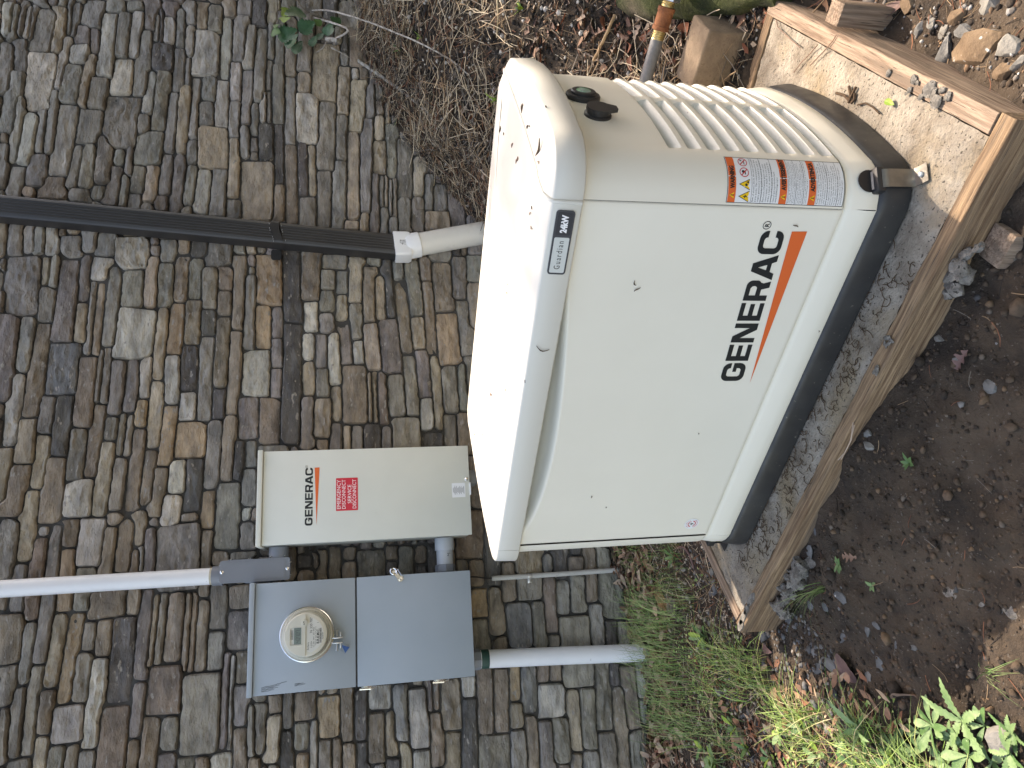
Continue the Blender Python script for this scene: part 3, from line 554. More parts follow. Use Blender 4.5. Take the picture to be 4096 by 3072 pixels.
part('hasp', MB().span((.345, -.206, tz0-.004), (.392, -.19, tz0+.001), .001), m_labelwhite, T)
part('knockout_mark', MB().lathe([(.005, 0), (.0048, .0006), (0, .0008)], pf(.292-tx0, 1.028-tz0), (0, -1, 0), 16), m_switch, T)

# ------------------------------------------------------------------ meter cabinet
mx0, mx1, mz0, mz1 = -.309, .065, .683, 1.473
Mt = thing('meter_cabinet', 'blue grey steel meter cabinet with a round meter above and a plain door below', 'electrical cabinet', (-.122, -.02, mz0))
part('body', MB().span((mx0+.004, -.152, mz0+.004), (mx1-.004, -.004, mz1-.006), .002), m_greyd, Mt)
part('upper_cover', MB().span((mx0, -.170, 1.1068), (mx1, -.06, mz1-.019), .0022), m_grey, Mt)
dr = part('door', MB().span((mx0, -.174, mz0), (mx1, -.05, 1.1005), .0022), m_grey, Mt)
part('drip_lip', MB().span((mx0-.003, -.181, mz1-.018), (mx1+.003, -.004, mz1), .002), m_grey, Mt)
mb = MB()
mb.prism(rrect(-.0105, -.0105, .012, .0105, .0100), (.050, -.1745, .944), Vector((.8, 0, -.6)), Vector((.6, 0, .8)), 0, .0022)
mb.prism([(-.006, .004), (.006, -.004), (.034, .018), (.030, .030), (.02, .026)], (.050, -.177, .944), XW, ZW, 0, .002)
ring = [(.079+.0105*math.cos(a), -.178, .968+.0105*math.sin(a)) for a in np.linspace(0, 2*math.pi, 20)]
mb.tube(ring, .0033, 6, False); mb.tube([(.066, -.181, .955), (.078, -.181, .956), (.086, -.180, .951), (.074, -.181, .947), (.062, -.181, .938)], .0016, 6)
mb.lathe([(.0065, 0), (.0065, .004), (.003, .0045), (.003, .002), (0, .002)], (.049, -.1765, .944), (0, -1, 0), 14)
part('hasp', mb, m_steel, dr)
for zc in (1.058, .80):
    mb = MB().span((mx0-.012, -.165, zc-.006), (mx0+.001, -.150, zc+.030), .001).tube([(mx0-.009, -.168, zc+.036), (mx0-.010, -.170, zc-.004)], .0035, 8).tube([(mx0-.009, -.168, zc-.004), (mx0-.004, -.168, zc-.020), (mx0+.002, -.165, zc-.022)], .0022, 6)
    part('latch', mb, m_steel, dr)
# dirty smears left by a nest, with their own outline
pm = plane_map((0, -.1703, 0), XW, ZW); mb = MB()
def smear(pts, wd):
    for q in range(len(pts)-1):
        (ax, az), (bx, bz) = pts[q], pts[q+1]; nx_, nz_ = -(bz-az), bx-ax; l = math.hypot(nx_, nz_); nx_, nz_ = nx_/l*wd, nz_/l*wd
        mb.add([pm(ax+nx_, az+nz_, .0003), pm(bx+nx_*.8, bz+nz_*.8, .0003), pm(bx-nx_*.8, bz-nz_*.8, .0003), pm(ax-nx_, az-nz_, .0003)], [(0, 1, 2, 3)])
for k_ in range(5):
    x_ = -.298+.0036*k_; smear([(x_+random.uniform(-.0015, .0015)+.0009*i, 1.427-.006*i-random.uniform(0, .003)) for i in range(random.randint(7, 15))], .00085)
for k_ in range(3):
    x_ = -.287+.003*k_; smear([(x_+random.uniform(-.001, .001)+.0008*i, 1.315-.006*i) for i in range(random.randint(4, 9))], .0009)
part('dirt_smear', mb, mat('smear_dirt', srgb(104, 112, 116), rough=.8), Mt, smooth=False, fix=False)['kind'] = 'stuff'

# ------------------------------------------------------------------ electric meter
mcx, mcz = -.1185, 1.2735
E_ = thing('electric_meter', 'round glass electric meter with a steel ring reading 40707', 'electric meter', (mcx, -.171, mcz))
AX = (0, -1, 0)
part('base', MB().lathe([(.091, 0), (.0915, .010), (.088, .020), (.083, .024), (.078, .026), (0, .026)], (mcx, -.171, mcz), AX, 48), m_cream, E_)
mb = MB().tube([(mcx+.0905*math.cos(a), -.190, mcz+.0905*math.sin(a)) for a in np.linspace(0, 2*math.pi, 49)], .0042, 8, False)
part('steel_ring', mb, m_steel, E_)
part('inner_body', MB().lathe([(.0745, .024), (.0735, .060), (.0715, .072), (.068, .0745), (0, .0745)], (mcx, -.171, mcz), AX, 48), m_cream, E_)
fm = plane_map((mcx, -.171-.0745, mcz), XW, ZW)
# lower half: pale printed plate, upper half: raised cream shield with display window
def half(r, y0, y1, n=28):
    a0, a1 = math.asin(max(-1, y0/r)), math.asin(min(1, y1/r)); P = [(r*math.cos(a0+(a1-a0)*i/n), r*math.sin(a0+(a1-a0)*i/n)) for i in range(n+1)]
    return P + [(-x, y) for x, y in P[::-1]]
lowp = [(-.054, -.004), (-.045, -.004), (.038, -.004), (.040, -.014), (.056, -.016)]+[(.0605*math.cos(a), .0605*math.sin(a)) for a in np.linspace(math.radians(-16), math.radians(-164), 26)]
lp = part('name_plate', MB().prism(lowp, fm(0, 0), XW, ZW, .0004, .0014), m_meterlabel, E_, smooth=False)
mb = MB()
for s_, x_, y_, sz in (('Aclara', -.050, -.012, .010), ('I-210+', -.043, -.0225, .0085), ('76 330 787', .0045, -.0225, .0115), ('CL 200  240V  3W  FM2S', -.041, -.0295, .0062), ('TYPE I210+  60Hz  TA 30  Kh 7.2', -.036, -.0355, .0045)): put(mb, text2d(s_, sz, .0), fm, x_, y_, 1, .0017)
put(mb, text2d('B.R.E.M.C.', .0118, .0003), fm, -.031, -.0455, 1, .0017); put(mb, text2d('1', .010), fm, .036, -.0445, 1, .0017); put(mb, text2d('76330787', .006), fm, -.018, -.0595, 1, .0017)
x_ = -.028
while x_ < .02:
    w_ = random.choice((.0007, .0011, .0016)); put(mb, outlines2d([[(x_, -.0535), (x_+w_, -.0535), (x_+w_, -.0475), (x_, -.0475)]]), fm, h=.0017); x_ += w_+random.choice((.0007, .001))
part('plate_print', mb, m_ink, lp, smooth=False)
shield = outlines2d([half(.0685, .000, .0684), rrect(-.031, .0125, .027, .051, .006)])
mb = MB(); put(mb, shield, fm, h=.0065)
P_ = half(.0685, .000, .0684); n_ = len(P_); mb.add([fm(x, y, .0003) for x, y in P_]+[fm(x, y, .0065) for x, y in P_], [(i, (i+1) % n_, n_+(i+1) % n_, n_+i) for i in range(n_)])
P_ = rrect(-.031, .0125, .027, .051, .006); n_ = len(P_); mb.add([fm(x, y, .0003) for x, y in P_]+[fm(x, y, .0065) for x, y in P_], [(i, (i+1) % n_, n_+(i+1) % n_, n_+i) for i in range(n_)])
part('shield', mb, m_cream, E_, smooth=False)
part('window_plate', MB().prism([(-.031, .0125), (.027, .0125), (.027, .051), (-.031, .051)], fm(0, 0), XW, ZW, .0004, .0012), m_meterlabel, E_, smooth=False)
lc = part('display', MB().prism([(-.028, .0145), (.0255, .0145), (.0255, .0385), (-.028, .0385)], fm(0, 0), XW, ZW, .0013, .0026), m_lcd, E_, smooth=False)
SEG = {'4': 'fgbc', '0': 'abcdef', '7': 'abcf'}
mb = MB()
for i, ch in enumerate('40707'):
    x0_ = -.0225+i*.0085; wd, hh_, th = .0055, .0065, .00105; y0_ = .0185
    segs = dict(a=(x0_, y0_+2*hh_, x0_+wd, y0_+2*hh_+th), d=(x0_, y0_, x0_+wd, y0_+th), g=(x0_, y0_+hh_, x0_+wd, y0_+hh_+th), f=(x0_-th/2, y0_+hh_+.0004, x0_+th/2, y0_+2*hh_), b=(x0_+wd-th/2, y0_+hh_+.0004, x0_+wd+th/2, y0_+2*hh_), e=(x0_-th/2, y0_+.0004, x0_+th/2, y0_+hh_), c=(x0_+wd-th/2, y0_+.0004, x0_+wd+th/2, y0_+hh_))
    for sg in SEG[ch]: a, b, c_, d = segs[sg]; put(mb, outlines2d([[(a, b), (c_, b), (c_, d), (a, d)]]), fm, h=.0029)
part('digits', mb, m_ink, lc, smooth=False)
mb = MB(); x_ = -.012
while x_ < .018:
    w_ = random.choice((.0006, .001, .0014))
    for yy in (.041, .046): put(mb, outlines2d([[(x_, yy), (x_+w_, yy), (x_+w_, yy+.0035), (x_, yy+.0035)]]), fm, h=.0015)
    x_ += w_+.0009
part('bar_code', mb, m_ink, E_, smooth=False)
part('optical_port', MB().lathe([(.0115, .0), (.0115, .010), (.0095, .011), (0, .011)], fm(.040, .0035), AX, 24), m_cream, E_)
part('port_lens', MB().lathe([(.0022, .0), (.002, .0008), (0, .001)], fm(.037, .0045, .011), AX, 12).lathe([(.0022, .0), (.002, .0008), (0, .001)], fm(.0435, .0055, .011), AX, 12), m_ink, E_)
part('glass_dome', MB().lathe([(.0835, .026), (.0815, .070), (.0800, .084), (.074, .092), (.060, .0945), (0, .095)], (mcx, -.171, mcz), AX, 48), m_clear, E_, angle=50)
mb = MB()
for sx_ in (-1, 1):
    cx_ = mcx-.028+sx_*.0085; zz = mcz-.095
    mb.span((cx_-.002, -.199, zz-.028), (cx_+.002, -.181, zz+.008), .0006).span((cx_-.002+sx_*.009-.008, -.192, zz-.022), (cx_+.002+sx_*.009+.008, -.188, zz-.018), .0006)
    mb.tube([(cx_+sx_*.004, -.190, zz-.008), (cx_+sx_*.026, -.190, zz-.008)], .0035, 8).tube([(cx_+sx_*.022, -.190, zz-.008), (cx_+sx_*.027, -.190, zz-.008)], .0058, 6)
part('ring_clamp', mb, m_zinc, E_)
tagx, tagz = mcx-.055, mcz-.128
G_ = thing('seal_tag', 'small clear plastic seal with blue insert hanging under the meter', 'seal tag', (tagx, -.185, tagz))
ca, sa = math.cos(math.radians(-38)), math.sin(math.radians(-38))
ga_, gb_ = Vector((ca, 0, sa)), Vector((-sa, 0, ca))
part('clear_case', MB().prism(rrect(-.014, -.015, .014, .030, .002), (tagx, -.186, tagz), ga_, gb_, 0, .005), m_clear, G_)
part('blue_insert', MB().prism([(-.013, -.014), (.013, -.014), (.010, -.010), (.004, .006), (.005, .012), (-.002, .008), (-.010, -.010)], (tagx, -.186, tagz), ga_, gb_, .0015, .0035), m_blue, G_, smooth=False)

# ------------------------------------------------------------------ conduits
def screw_heads(pts, axis_, r=.004): 
    mb = MB()
    for q in pts: mb.lathe([(r, 0), (r, .002), (r*.6, .0036), (0, .004)], q, axis_, 10)
    return mb
lb = thing('elbow_fitting', 'dark grey plastic conduit elbow body with screwed cover beside both cabinets', 'conduit fitting', (.1125, -.09, 1.34))
part('box', MB().span((.078, -.125, 1.346), (.149, -.05, 1.580), .006), m_pvcgrey, lb)
part('cover', MB().prism(rrect(.0735, 1.341, .1535, 1.585, .009), (0, -.125, 0), XW, ZW, 0, .007).prism(rrect(.0835, 1.359, .1455, 1.567, .005), (0, -.132, 0), XW, ZW, 0, .0025), m_pvcgrey, lb, angle=30)
part('screw', screw_heads([(.1135, -.132, 1.577)], (0, -1, 0), .0065), m_steel, lb); part('screw', screw_heads([(.1135, -.132, 1.350)], (0, -1, 0), .0065), m_steel, lb)
part('collar', MB().lathe([(.036, 0), (.036, .006), (.0345, .007), (.0345, .036), (.031, .037)], (.1035, -.087, 1.580), (0, 0, 1), 28), m_pvcgrey, lb)
part('side_hub', MB().lathe([(.040, 0), (.040, .006), (.0355, .007), (.0355, .0455), (.03, .0455)], (.149, -.090, 1.386), (1, 0, 0), 28), m_pvcgrey, lb)
part('side_plate', MB().span((.071, -.118, 1.385), (.0785, -.055, 1.50), .002), m_pvcgrey, lb); part('side_plate', MB().span((.1485, -.118, 1.475), (.1565, -.055, 1.56), .002), m_pvcgrey, lb)
for q in ((.1585, -.12, 1.362), (.1585, -.12, 1.412), (.157, -.115, 1.485), (.157, -.115, 1.55), (.09, -.11, 1.341), (.136, -.11, 1.341), (.085, -.115, 1.587), (.14, -.115, 1.587)):
    part('screw', screw_heads([q], (.3 if q[0] > .15 else 0, -1, 0), .0035), m_steel, lb)
wc = thing('conduit', 'thick white plastic conduit running up the wall above the grey elbow body', 'conduit', (.1035, -.087, 1.617))
part('pipe', MB().tube([(.1035, -.087, 1.612), (.104, -.087, 2.2), (.103, -.086, 2.66)], .0298, 28), m_pvc, wc)
part('glue_bead', MB().lathe([(.0305, 0), (.032, .003), (.031, .008), (.0300, .012)], (.1035, -.087, 1.612), (0, 0, 1), 28), mat('glue', (.42, .38, .27), (.5, .46, .34), 30, .35), wc)
cn = thing('conduit_coupling', 'short horizontal grey pipe joining the two cabinets near their bottoms', 'conduit', (.13, -.09, .768))
part('pipe', MB().tube([(.067, -.09, .768), (.195, -.09, .768)], .0315, 28), m_pvclt, cn)
part('coupling', MB().lathe([(.0365, 0), (.0372, .002), (.0372, .046), (.0365, .047)], (.148, -.09, .768), (1, 0, 0), 28), m_pvclt, cn, label='bluish grey sleeve against the beige cabinet')
part('hex_nut', MB().lathe([(.036, 0), (.039, .003), (.039, .026), (.036, .029)], (.0655, -.09, .768), (1, 0, 0), 8), m_pvcgrey, cn, angle=20)
mb = put(MB(), text2d('2"', .016), plane_map((.1245, -.1216, .762), ZW*-1, XW), 0, 0, 1, .0006)
part('size_mark', mb, m_ink, cn, smooth=False)
sc_ = thing('thin_conduit', 'thin old grey conduit strapped to the wall below the meter cabinet', 'conduit', (.0315, -.022, .07))
part('pipe', MB().tube([(.0315, -.022, .577), (.0312, -.022, .3), (.0325, -.022, .03)], .0098, 16), m_pvcold, sc_)
part('wire', MB().tube([(.044, -.06, .69), (.041, -.035, .64), (.0335, -.022, .60), (.0315, -.022, .56)], .0028, 8), m_black, sc_)
part('strap', MB().lathe([(.0108, 0), (.0112, .002), (.0112, .015), (.0108, .017)], (.0315, -.022, .414), (0, 0, 1), 16).span((.004, -.016, .414), (.023, -.013, .431), .001).lathe([(.0055, 0), (.005, .003), (0, .004)], (.013, -.016, .4225), (0, -1, 0), 6), m_zinc, sc_)
bc = thing('lower_conduit', 'thick white conduit with green tape dropping from the meter cabinet into grass', 'conduit', (-.29, -.06, 0))
part('pipe', MB().tube([(-.2625, -.065, .650), (-.277, -.063, .3), (-.294, -.060, -.06)], .0335, 28), m_pvc, bc)
part('connector', MB().lathe([(.036, 0), (.0385, .003), (.0385, .035), (.036, .038)], (-.2622, -.065, .646), (0, 0, 1), 8), m_pvcgrey, bc, angle=20)
part('green_tape', MB().lathe([(.0338, 0), (.0352, .001), (.0356, .015), (.0349, .029), (.0338, .03)], (-.2635, -.065, .614), (.02, 0, 1), 28), m_green_tape, bc)
hc = thing('short_conduit', 'grey conduit under the beige cabinet, mostly hidden behind the generator lid', 'conduit', (.425, -.09, .3))
part('pipe', MB().tube([(.425, -.09, .67), (.425, -.09, .12)], .026, 20), m_pvcgrey, hc); part('connector', MB().lathe([(.034, 0), (.034, .03), (.03, .032)], (.425, -.09, .638), (0, 0, 1), 20), m_pvcgrey, hc)

# ------------------------------------------------------------------ downspout and drain
def spout_section(wd, dp, ridges=6, rc=.012):
    P = []
    x0, x1 = -wd/2, wd/2
    P += [(x0, 0), (x0, -(dp-rc))]
    P += [(x0+rc-rc*math.cos(a), -(dp-rc)-rc*math.sin(a)) for a in np.linspace(.3, math.pi/2, 4)]
    n = ridges*4
    for i in range(1, n): P.append((x0+rc+(wd-2*rc)*i/n, -dp-.0028*(1-math.cos(2*math.pi*i/4))/2*(1 if i % 4 else 0)))
    P += [(x1-rc+rc*math.sin(a), -(dp-rc)-rc*math.cos(a)) for a in np.linspace(0, math.pi/2-.3, 4)]
    P += [(x1, -(dp-rc)), (x1, 0)]
    return P
def loft(secs, cap=True):
    vs = []; fs = []; n = len(secs[0])
    for s_ in secs: vs += s_
    for k in range(len(secs)-1):
        for i in range(n): fs.append((k*n+i, k*n+(i+1) % n, (k+1)*n+(i+1) % n, (k+1)*n+i))
    if cap: fs += [tuple(range(n)), tuple((len(secs)-1)*n+i for i in range(n))]
    return MB().add(vs, fs)
def dsx(z): return 1.4555+(z-.915)*.0822
sec = spout_section(.097, .066)
D_ = thing('downspout', 'dark bronze ribbed downspout leaning slightly down the stone wall', 'downspout', (1.456, -.02, .9))
zs = [.905+(.0*i) for i in range(1)]+[.92, 1.2, 1.6, 2.0, 2.5, 2.66]
secs = [[(dsx(z)+p[0], -.022+p[1], z+(.012*noise.noise(Vector((p[0]*60, 1, 3))) if z < .91 else 0)) for p in sec] for z in zs]
part('pipe', loft(secs), m_spout, D_, angle=50)
bs = [(p[0]*1.035, p[1]*1.03-.0015) for p in spout_section(.099, .0695, 1)]
def bz(p, z): return z+.010*math.sin(p[0]*36+.6)
st = part('strap', loft([[(dsx(1.40)+p[0], -.021+p[1], bz(p, 1.402)) for p in bs], [(dsx(1.44)+p[0], -.021+p[1], bz(p, 1.436)) for p in bs]]), m_spout, D_, angle=40)
part('strap_tab', MB().prism(rrect(1.40, 1.408, 1.446, 1.45, .010), (0, -.016, 0), XW, ZW, 0, .006), m_blackp, st)
part('strap_hook', MB().tube([(1.548, -.07, 1.392), (1.558, -.062, 1.392), (1.560, -.05, 1.40), (1.559, -.05, 1.43), (1.55, -.062, 1.438)], .0035, 8), m_blackp, st)
mb = MB()
for zz_, x0_, x1_ in ((1.447, 1.448, 1.538), (1.398, 1.452, 1.54)):
    n_ = 9
    for i in range(n_):
        if random.random() < .72:
            xa = x0_+(x1_-x0_)*i/n_; zq = zz_+.010*math.sin((xa-dsx(1.42))*36+.6)-.006
            mb.span((xa, -.0945, zq-.0009), (xa+.0062, -.0925, zq+.0009))
part('stitch_marks', mb, mat('scuffed_edge', (.34, .34, .34), rough=.4), st, smooth=False)['kind'] = 'stuff'
part('torn_edge', MB().add([(1.437, -.0905, .925), (1.452, -.0915, .921), (1.447, -.0930, .935), (1.433, -.0905, .931), (1.421, -.089, .938)], [(0, 1, 2, 3), (0, 3, 4)]), mat('torn_metal', (.2, .2, .2), rough=.5), D_, smooth=False)
R_ = thing('drain_pipe', 'white plastic drain pipe under the downspout going into the leaf litter', 'drain pipe', (1.47, -.06, .5))
def sq(z, wd, d0, d1, x, r=.012): return [(x+p[0], p[1], z+p[0]*.10) for p in rrect(-wd/2, d0, wd/2, d1, r)]
part('square_adapter', loft([sq(.932, .113, -.104, -.008, 1.4545), sq(.874, .113, -.104, -.008, 1.4555), sq(.862, .106, -.102, -.012, 1.457)]), m_drainw, R_, angle=40)
ad = Vector((.075, 0, -.33)).normalized()
part('collar', MB().lathe([(.052, -.012), (.0555, .0), (.0555, .046), (.053, .048)], (1.459, -.057, .868), ad, 32), m_drainw, R_)
part('pipe', MB().tube([Vector((1.459, -.057, .868))+ad*t_ for t_ in (.03, .2, .42)], .0505, 32), m_drain, R_)
part('paint_smudge', MB().prism([(1.444, .884), (1.468, .882), (1.466, .896), (1.470, .908), (1.452, .911), (1.449, .902), (1.443, .899)], (0, -.1045, 0), XW, ZW, 0, .0004), mat('smudge', (.28, .28, .27), (.75, .76, .76), 160, .7, lo=.45, hi=.55), R_, smooth=False)
# ------------------------------------------------------------------ generator
GN = thing('generator', 'large off-white standby generator with louvred end, black base and orange wedge', 'generator', GEN, GA)
def end_ring(umin, umax, W, r, bow, nf=2, na=9, nbow=14, v0=0.0):
    """closed plan outline, starting at the front left and running along the front to the right end"""
    P = []
    def arcpts(cx, cy, a0, a1): return [(cx+r*math.cos(a), cy+r*math.sin(a)) for a in np.linspace(a0, a1, na)]
    xr = umax-bow; xl = umin+bow
    P += [(xl+r+(xr-xl-2*r)*i/nf, v0) for i in range(nf)]
    P += arcpts(xr-r, v0+r, -math.pi/2, 0)
    for i in range(1, nbow): t_ = i/nbow; P.append((xr+bow*4*t_*(1-t_), v0+r+(W-2*r)*t_))
    P += arcpts(xr-r, v0+W-r, 0, math.pi/2)
    P += [(xr-r-(xr-xl-2*r)*(i+1)/(nf), v0+W) for i in range(nf)][:-1]
    P += arcpts(xl+r, v0+W-r, math.pi/2, math.pi)
    for i in range(1, nbow): t_ = i/nbow; P.append((xl-bow*4*t_*(1-t_), v0+W-r-(W-2*r)*t_))
    P += arcpts(xl+r, v0+r, math.pi, 1.5*math.pi)[:-1]
    return np.array(P)
def ring_normals(P):
    d = np.roll(P, -1, 0)-np.roll(P, 1, 0); n = np.stack([d[:, 1], -d[:, 0]], -1); return n/np.linalg.norm(n, axis=1, keepdims=True)
WB = .60
BODY = end_ring(-.032, 1.131, WB, .088, .016)
LID = end_ring(-.062, 1.163, WB+.026, .098, .020, v0=-.013)
def rings_mesh(P, levels, cap=None):
    n_ = ring_normals(P); vs = []; fs = []; N = len(P)
    for off, z in levels:
        for q, m in zip(P, n_): vs.append((q[0]+m[0]*off, q[1]+m[1]*off, z))
    for k in range(len(levels)-1):
        for i in range(N): fs.append((k*N+i, k*N+(i+1) % N, (k+1)*N+(i+1) % N, (k+1)*N+i))
    return vs, fs, N
# black base
vs, fs, N = rings_mesh(end_ring(-.040, 1.140, WB+.012, .085, .018, nf=10, v0=-.006), [(-.02, .004), (.006, .002), (.007, .012), (.001, .046), (-.001, .054), (-.005, .0605), (-.011, .0640), (-.018, .0650), (-.03, .0640)])
part('base', MB().add(vs, fs), m_dusty, GN, world=False, angle=60)
# body shell below and around the panels
SK = [(-.010, .060), (.0005, .0605), (.0035, .066), (.0030, .090), (-.0012, .114), (-.0030, .1215), (-.0065, .1262), (-.006, .130), (-.001, .1340), (0, .139)]
nbp = ring_normals(BODY)
def arc_right():
    """dense outline of the right end from the front seam to the back seam, with arc length"""
    P = [(1.0425, 0.0)]+[tuple(q) for q in BODY if q[0] > 1.0425]+[(1.0425, WB)]
    P = np.array(P); s_ = np.r_[0, np.cumsum(np.linalg.norm(np.diff(P, axis=0), axis=1))]; return P, s_
AP, AS = arc_right(); ALEN = AS[-1]
def rpt(s_):
    s_ = np.clip(s_, 0, ALEN); p = np.array([np.interp(s_, AS, AP[:, 0]), np.interp(s_, AS, AP[:, 1])])
    q = np.array([np.interp(min(s_+.004, ALEN), AS, AP[:, 0]), np.interp(min(s_+.004, ALEN), AS, AP[:, 1])])-np.array([np.interp(max(s_-.004, 0), AS, AP[:, 0]), np.interp(max(s_-.004, 0), AS, AP[:, 1])])
    n_ = np.array([q[1], -q[0]]); return p, n_/np.linalg.norm(n_)
def s_at_v(v): return float(np.interp(v, AP[:, 1], AS))
# louvres pressed into the right end: two columns of nine
ZT, PITCHZ, NL = .487, .0402, 9
SC = [(s_at_v(.088), s_at_v(.322)), (s_at_v(.345), s_at_v(.560))]
def louvre(s_, z):
    for c_, (a, b) in enumerate(SC):
        if a < s_ < b:
            es = min(s_-a, b-s_)
            k = (ZT-z)/PITCHZ
            if 0 <= k < NL:
                f_ = (k-math.floor(k))*PITCHZ            # distance below the slot's upper edge
                H_ = .0275
                if f_ < H_:
                    d = .026*min(1, f_/.0028) if f_ < .0028 else .026*(1-max(0, (f_-.010)/(H_-.010))**1.2)
                    tilt = min(1, es/.0035)**.8 if es < .0035 else 1
                    rnd = 1.0 if es > .016 else (.55+.45*es/.016)
                    return d*tilt*(rnd if f_ > .012 else 1), (c_, int(k))
    return 0.0, None
ss = sorted(set([round(q, 5) for q in list(np.arange(0, SC[0][0], .012))+[SC[0][0]+t for t in (.0005, .0012, .0024, .0036, .0055, .009, .013, .017)]+list(np.arange(SC[0][0]+.026, SC[0][1]-.02, .012))+[SC[0][1]-t for t in (.017, .013, .009, .0055, .0036, .0024, .0012, .0005)]+[SC[0][1]+.006, SC[1][0]-.006]+[SC[1][0]+t for t in (.0005, .0012, .0024, .0036, .0055, .009, .013, .017)]+list(np.arange(SC[1][0]+.026, SC[1][1]-.02, .012))+[SC[1][1]-t for t in (.017, .013, .009, .0055, .0036, .0024, .0012, .0005)]+list(np.arange(SC[1][1]+.006, ALEN, .012))+[ALEN]]))
zz_ = [q for q in SK]; zrow = [.139, .142]
for k in range(NL-1, -1, -1):
    t_ = ZT-k*PITCHZ
    zrow += [t_-f_ for f_ in (.0350, .0276, .0262, .0240, .0212, .0180, .0145, .011, .008, .0055, .0029, .0014, .0001)]
zrow = sorted(set(round(q, 5) for q in zrow+[.50, .53, .57, .61, .65, .672]))
def endoff(z): return float(np.interp(z, [q[1] for q in SK], [q[0] for q in SK])) if z < .139 else 0.0
rowz = [q[1] for q in SK[:-1]]+zrow
vs = []; tags = {}
pn = [rpt(s_) for s_ in ss]
for z in rowz:
    for s_, (p, n_) in zip(ss, pn):
        d, _ = louvre(s_, z) if z > .12 else (0, None)
        q = p+n_*(endoff(z)-d); vs.append((q[0], q[1], z))
ns = len(ss); shell = []; slots = {}
for j in range(len(rowz)-1):
    for i in range(ns-1):
        f_ = (j*ns+i, j*ns+i+1, (j+1)*ns+i+1, (j+1)*ns+i)
        _, key = louvre((ss[i]+ss[i+1])/2, (rowz[j]+rowz[j+1])/2)
        (slots.setdefault(key, []) if key else shell).append(f_)
def sub(faces):
    used = sorted({i for f_ in faces for i in f_}); mp = {i: k for k, i in enumerate(used)}
    return MB().add([vs[i] for i in used], [tuple(mp[i] for i in f_) for f_ in faces])
ep = part('end_panel', sub(shell), m_white, GN, world=False, angle=50, fix=True)
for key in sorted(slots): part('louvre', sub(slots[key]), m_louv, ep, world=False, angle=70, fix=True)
# front skirt, left end, back
def strip(P, N_, rows):
    vs_ = []; n = len(P)
    for off, z in rows:
        for q, m in zip(P, N_): vs_.append((q[0]+m[0]*off, q[1]+m[1]*off, z))
    return MB().add(vs_, [(k*n+i, k*n+i+1, (k+1)*n+i+1, (k+1)*n+i) for k in range(len(rows)-1) for i in range(n-1)])
fx = np.linspace(.066, 1.0425, 40); P_ = np.stack([fx, 0*fx], -1); Nn = np.tile([0., -1.], (40, 1))
part('front_skirt', strip(P_, Nn, SK[:-1]+[(-.006, .1345), (-.012, .136)]), m_white, GN, world=False, angle=50)
i0 = [i for i, q in enumerate(BODY) if abs(q[1]-WB) < 1e-6 and q[0] < .3]
left = np.array([(1.0425, WB)]+[(u_, WB) for u_ in np.linspace(1.0, .1, 12)]+[tuple(q) for q in BODY if q[0] < .056 and not (q[1] < 1e-6)]+[(.066, 0.0)])
d_ = np.gradient(left, axis=0); Ln = np.stack([d_[:, 1], -d_[:, 0]], -1); Ln /= np.linalg.norm(Ln, axis=1, keepdims=True)
part('left_shell', strip(left, Ln, SK+[(0, .30), (0, .5), (0, .672)]), m_white, GN, world=False, angle=50)
part('dark_backing', MB().span((.07, .075, .07), (1.05, .50, .64)), m_black, GN, world=False, smooth=False)  # black box put inside so the gaps round the panel read dark
# front panel with the scooped top
PU0, PU1, PZ0, PZ1 = .0705, 1.0405, .1315, .6735
us = np.r_[PU0, PU0+.0015, PU0+.004, np.linspace(PU0+.012, PU1-.012, 90), PU1-.004, PU1-.0015, PU1]
zs2 = np.r_[PZ0, PZ0+.0015, PZ0+.004, PZ0+.012, np.linspace(.17, .59, 12), np.linspace(.597, PZ1, 34)]
vs = []
for z in zs2:
    for u_ in us:
        e = min(u_-PU0, PU1-u_, z-PZ0); inn = .0035*(1-min(1, e/.004))**2
        t_ = np.clip((u_-.118)/(.915-.118), 0, 1); depthz = .048*(math.sin(math.pi*t_**.68))**.8 if 0 < t_ < 1 else 0
        zb = .668-depthz; sc = 0.0
        if z > zb and depthz > 0: x_ = (z-zb); sc = 1.9*x_*min(1, x_/.014)
        vs.append((u_, -.0008+inn+min(sc, .066), z))
n = len(us); fs = [(k*n+i, k*n+i+1, (k+1)*n+i+1, (k+1)*n+i) for k in range(len(zs2)-1) for i in range(n-1)]
FP = part('front_panel', MB().add(vs, fs), m_white, GN, world=False, angle=60)
# lid
LR = LID; LN = ring_normals(LR); N = len(LR)
# resample the lid outline evenly along the front and back
def dens(P, mx=.05):
    out_ = []
    for i in range(len(P)):
        a, b = P[i], P[(i+1) % len(P)]; m = max(1, int(np.linalg.norm(b-a)/mx))
        out_ += [a+(b-a)*k/m for k in range(m)]
    return np.array(out_)
LR = dens(LID); LN = ring_normals(LR); N = len(LR)
lev = [(-.020, .6655), (-.003, .6645), (.000, .6655), (.0012, .6685), (-.0015, .7185), (-.0030, .7215), (-.0068, .7245), (-.0190, .7315), (-.0225, .7332), (-.028, .7345), (-.036, .7350)]
vs = []; fs = []
for off, z in lev:      # the ends slope in further than the front and back
    for q, m in zip(LR, LN):
        o_ = off*(1+1.9*m[0]**2*max(0, min(1, (z-.7185)/.004)))
        vs.append((q[0]+m[0]*o_, q[1]+m[1]*o_, z))
b0 = [(vs[(len(lev)-1)*N+i][0], vs[(len(lev)-1)*N+i][1]) for i in range(N)]
steps = 7
for k in range(1, steps+1):
    t_ = k/steps
    for (u_, v_) in b0:
        cu, cv = np.clip(u_, .32, .78), .30
        vs.append((u_+(cu-u_)*t_*.96, v_+(cv-v_)*t_*.96, .7350+.021*(1-(1-t_)**1.8)))
tot = len(lev)+steps
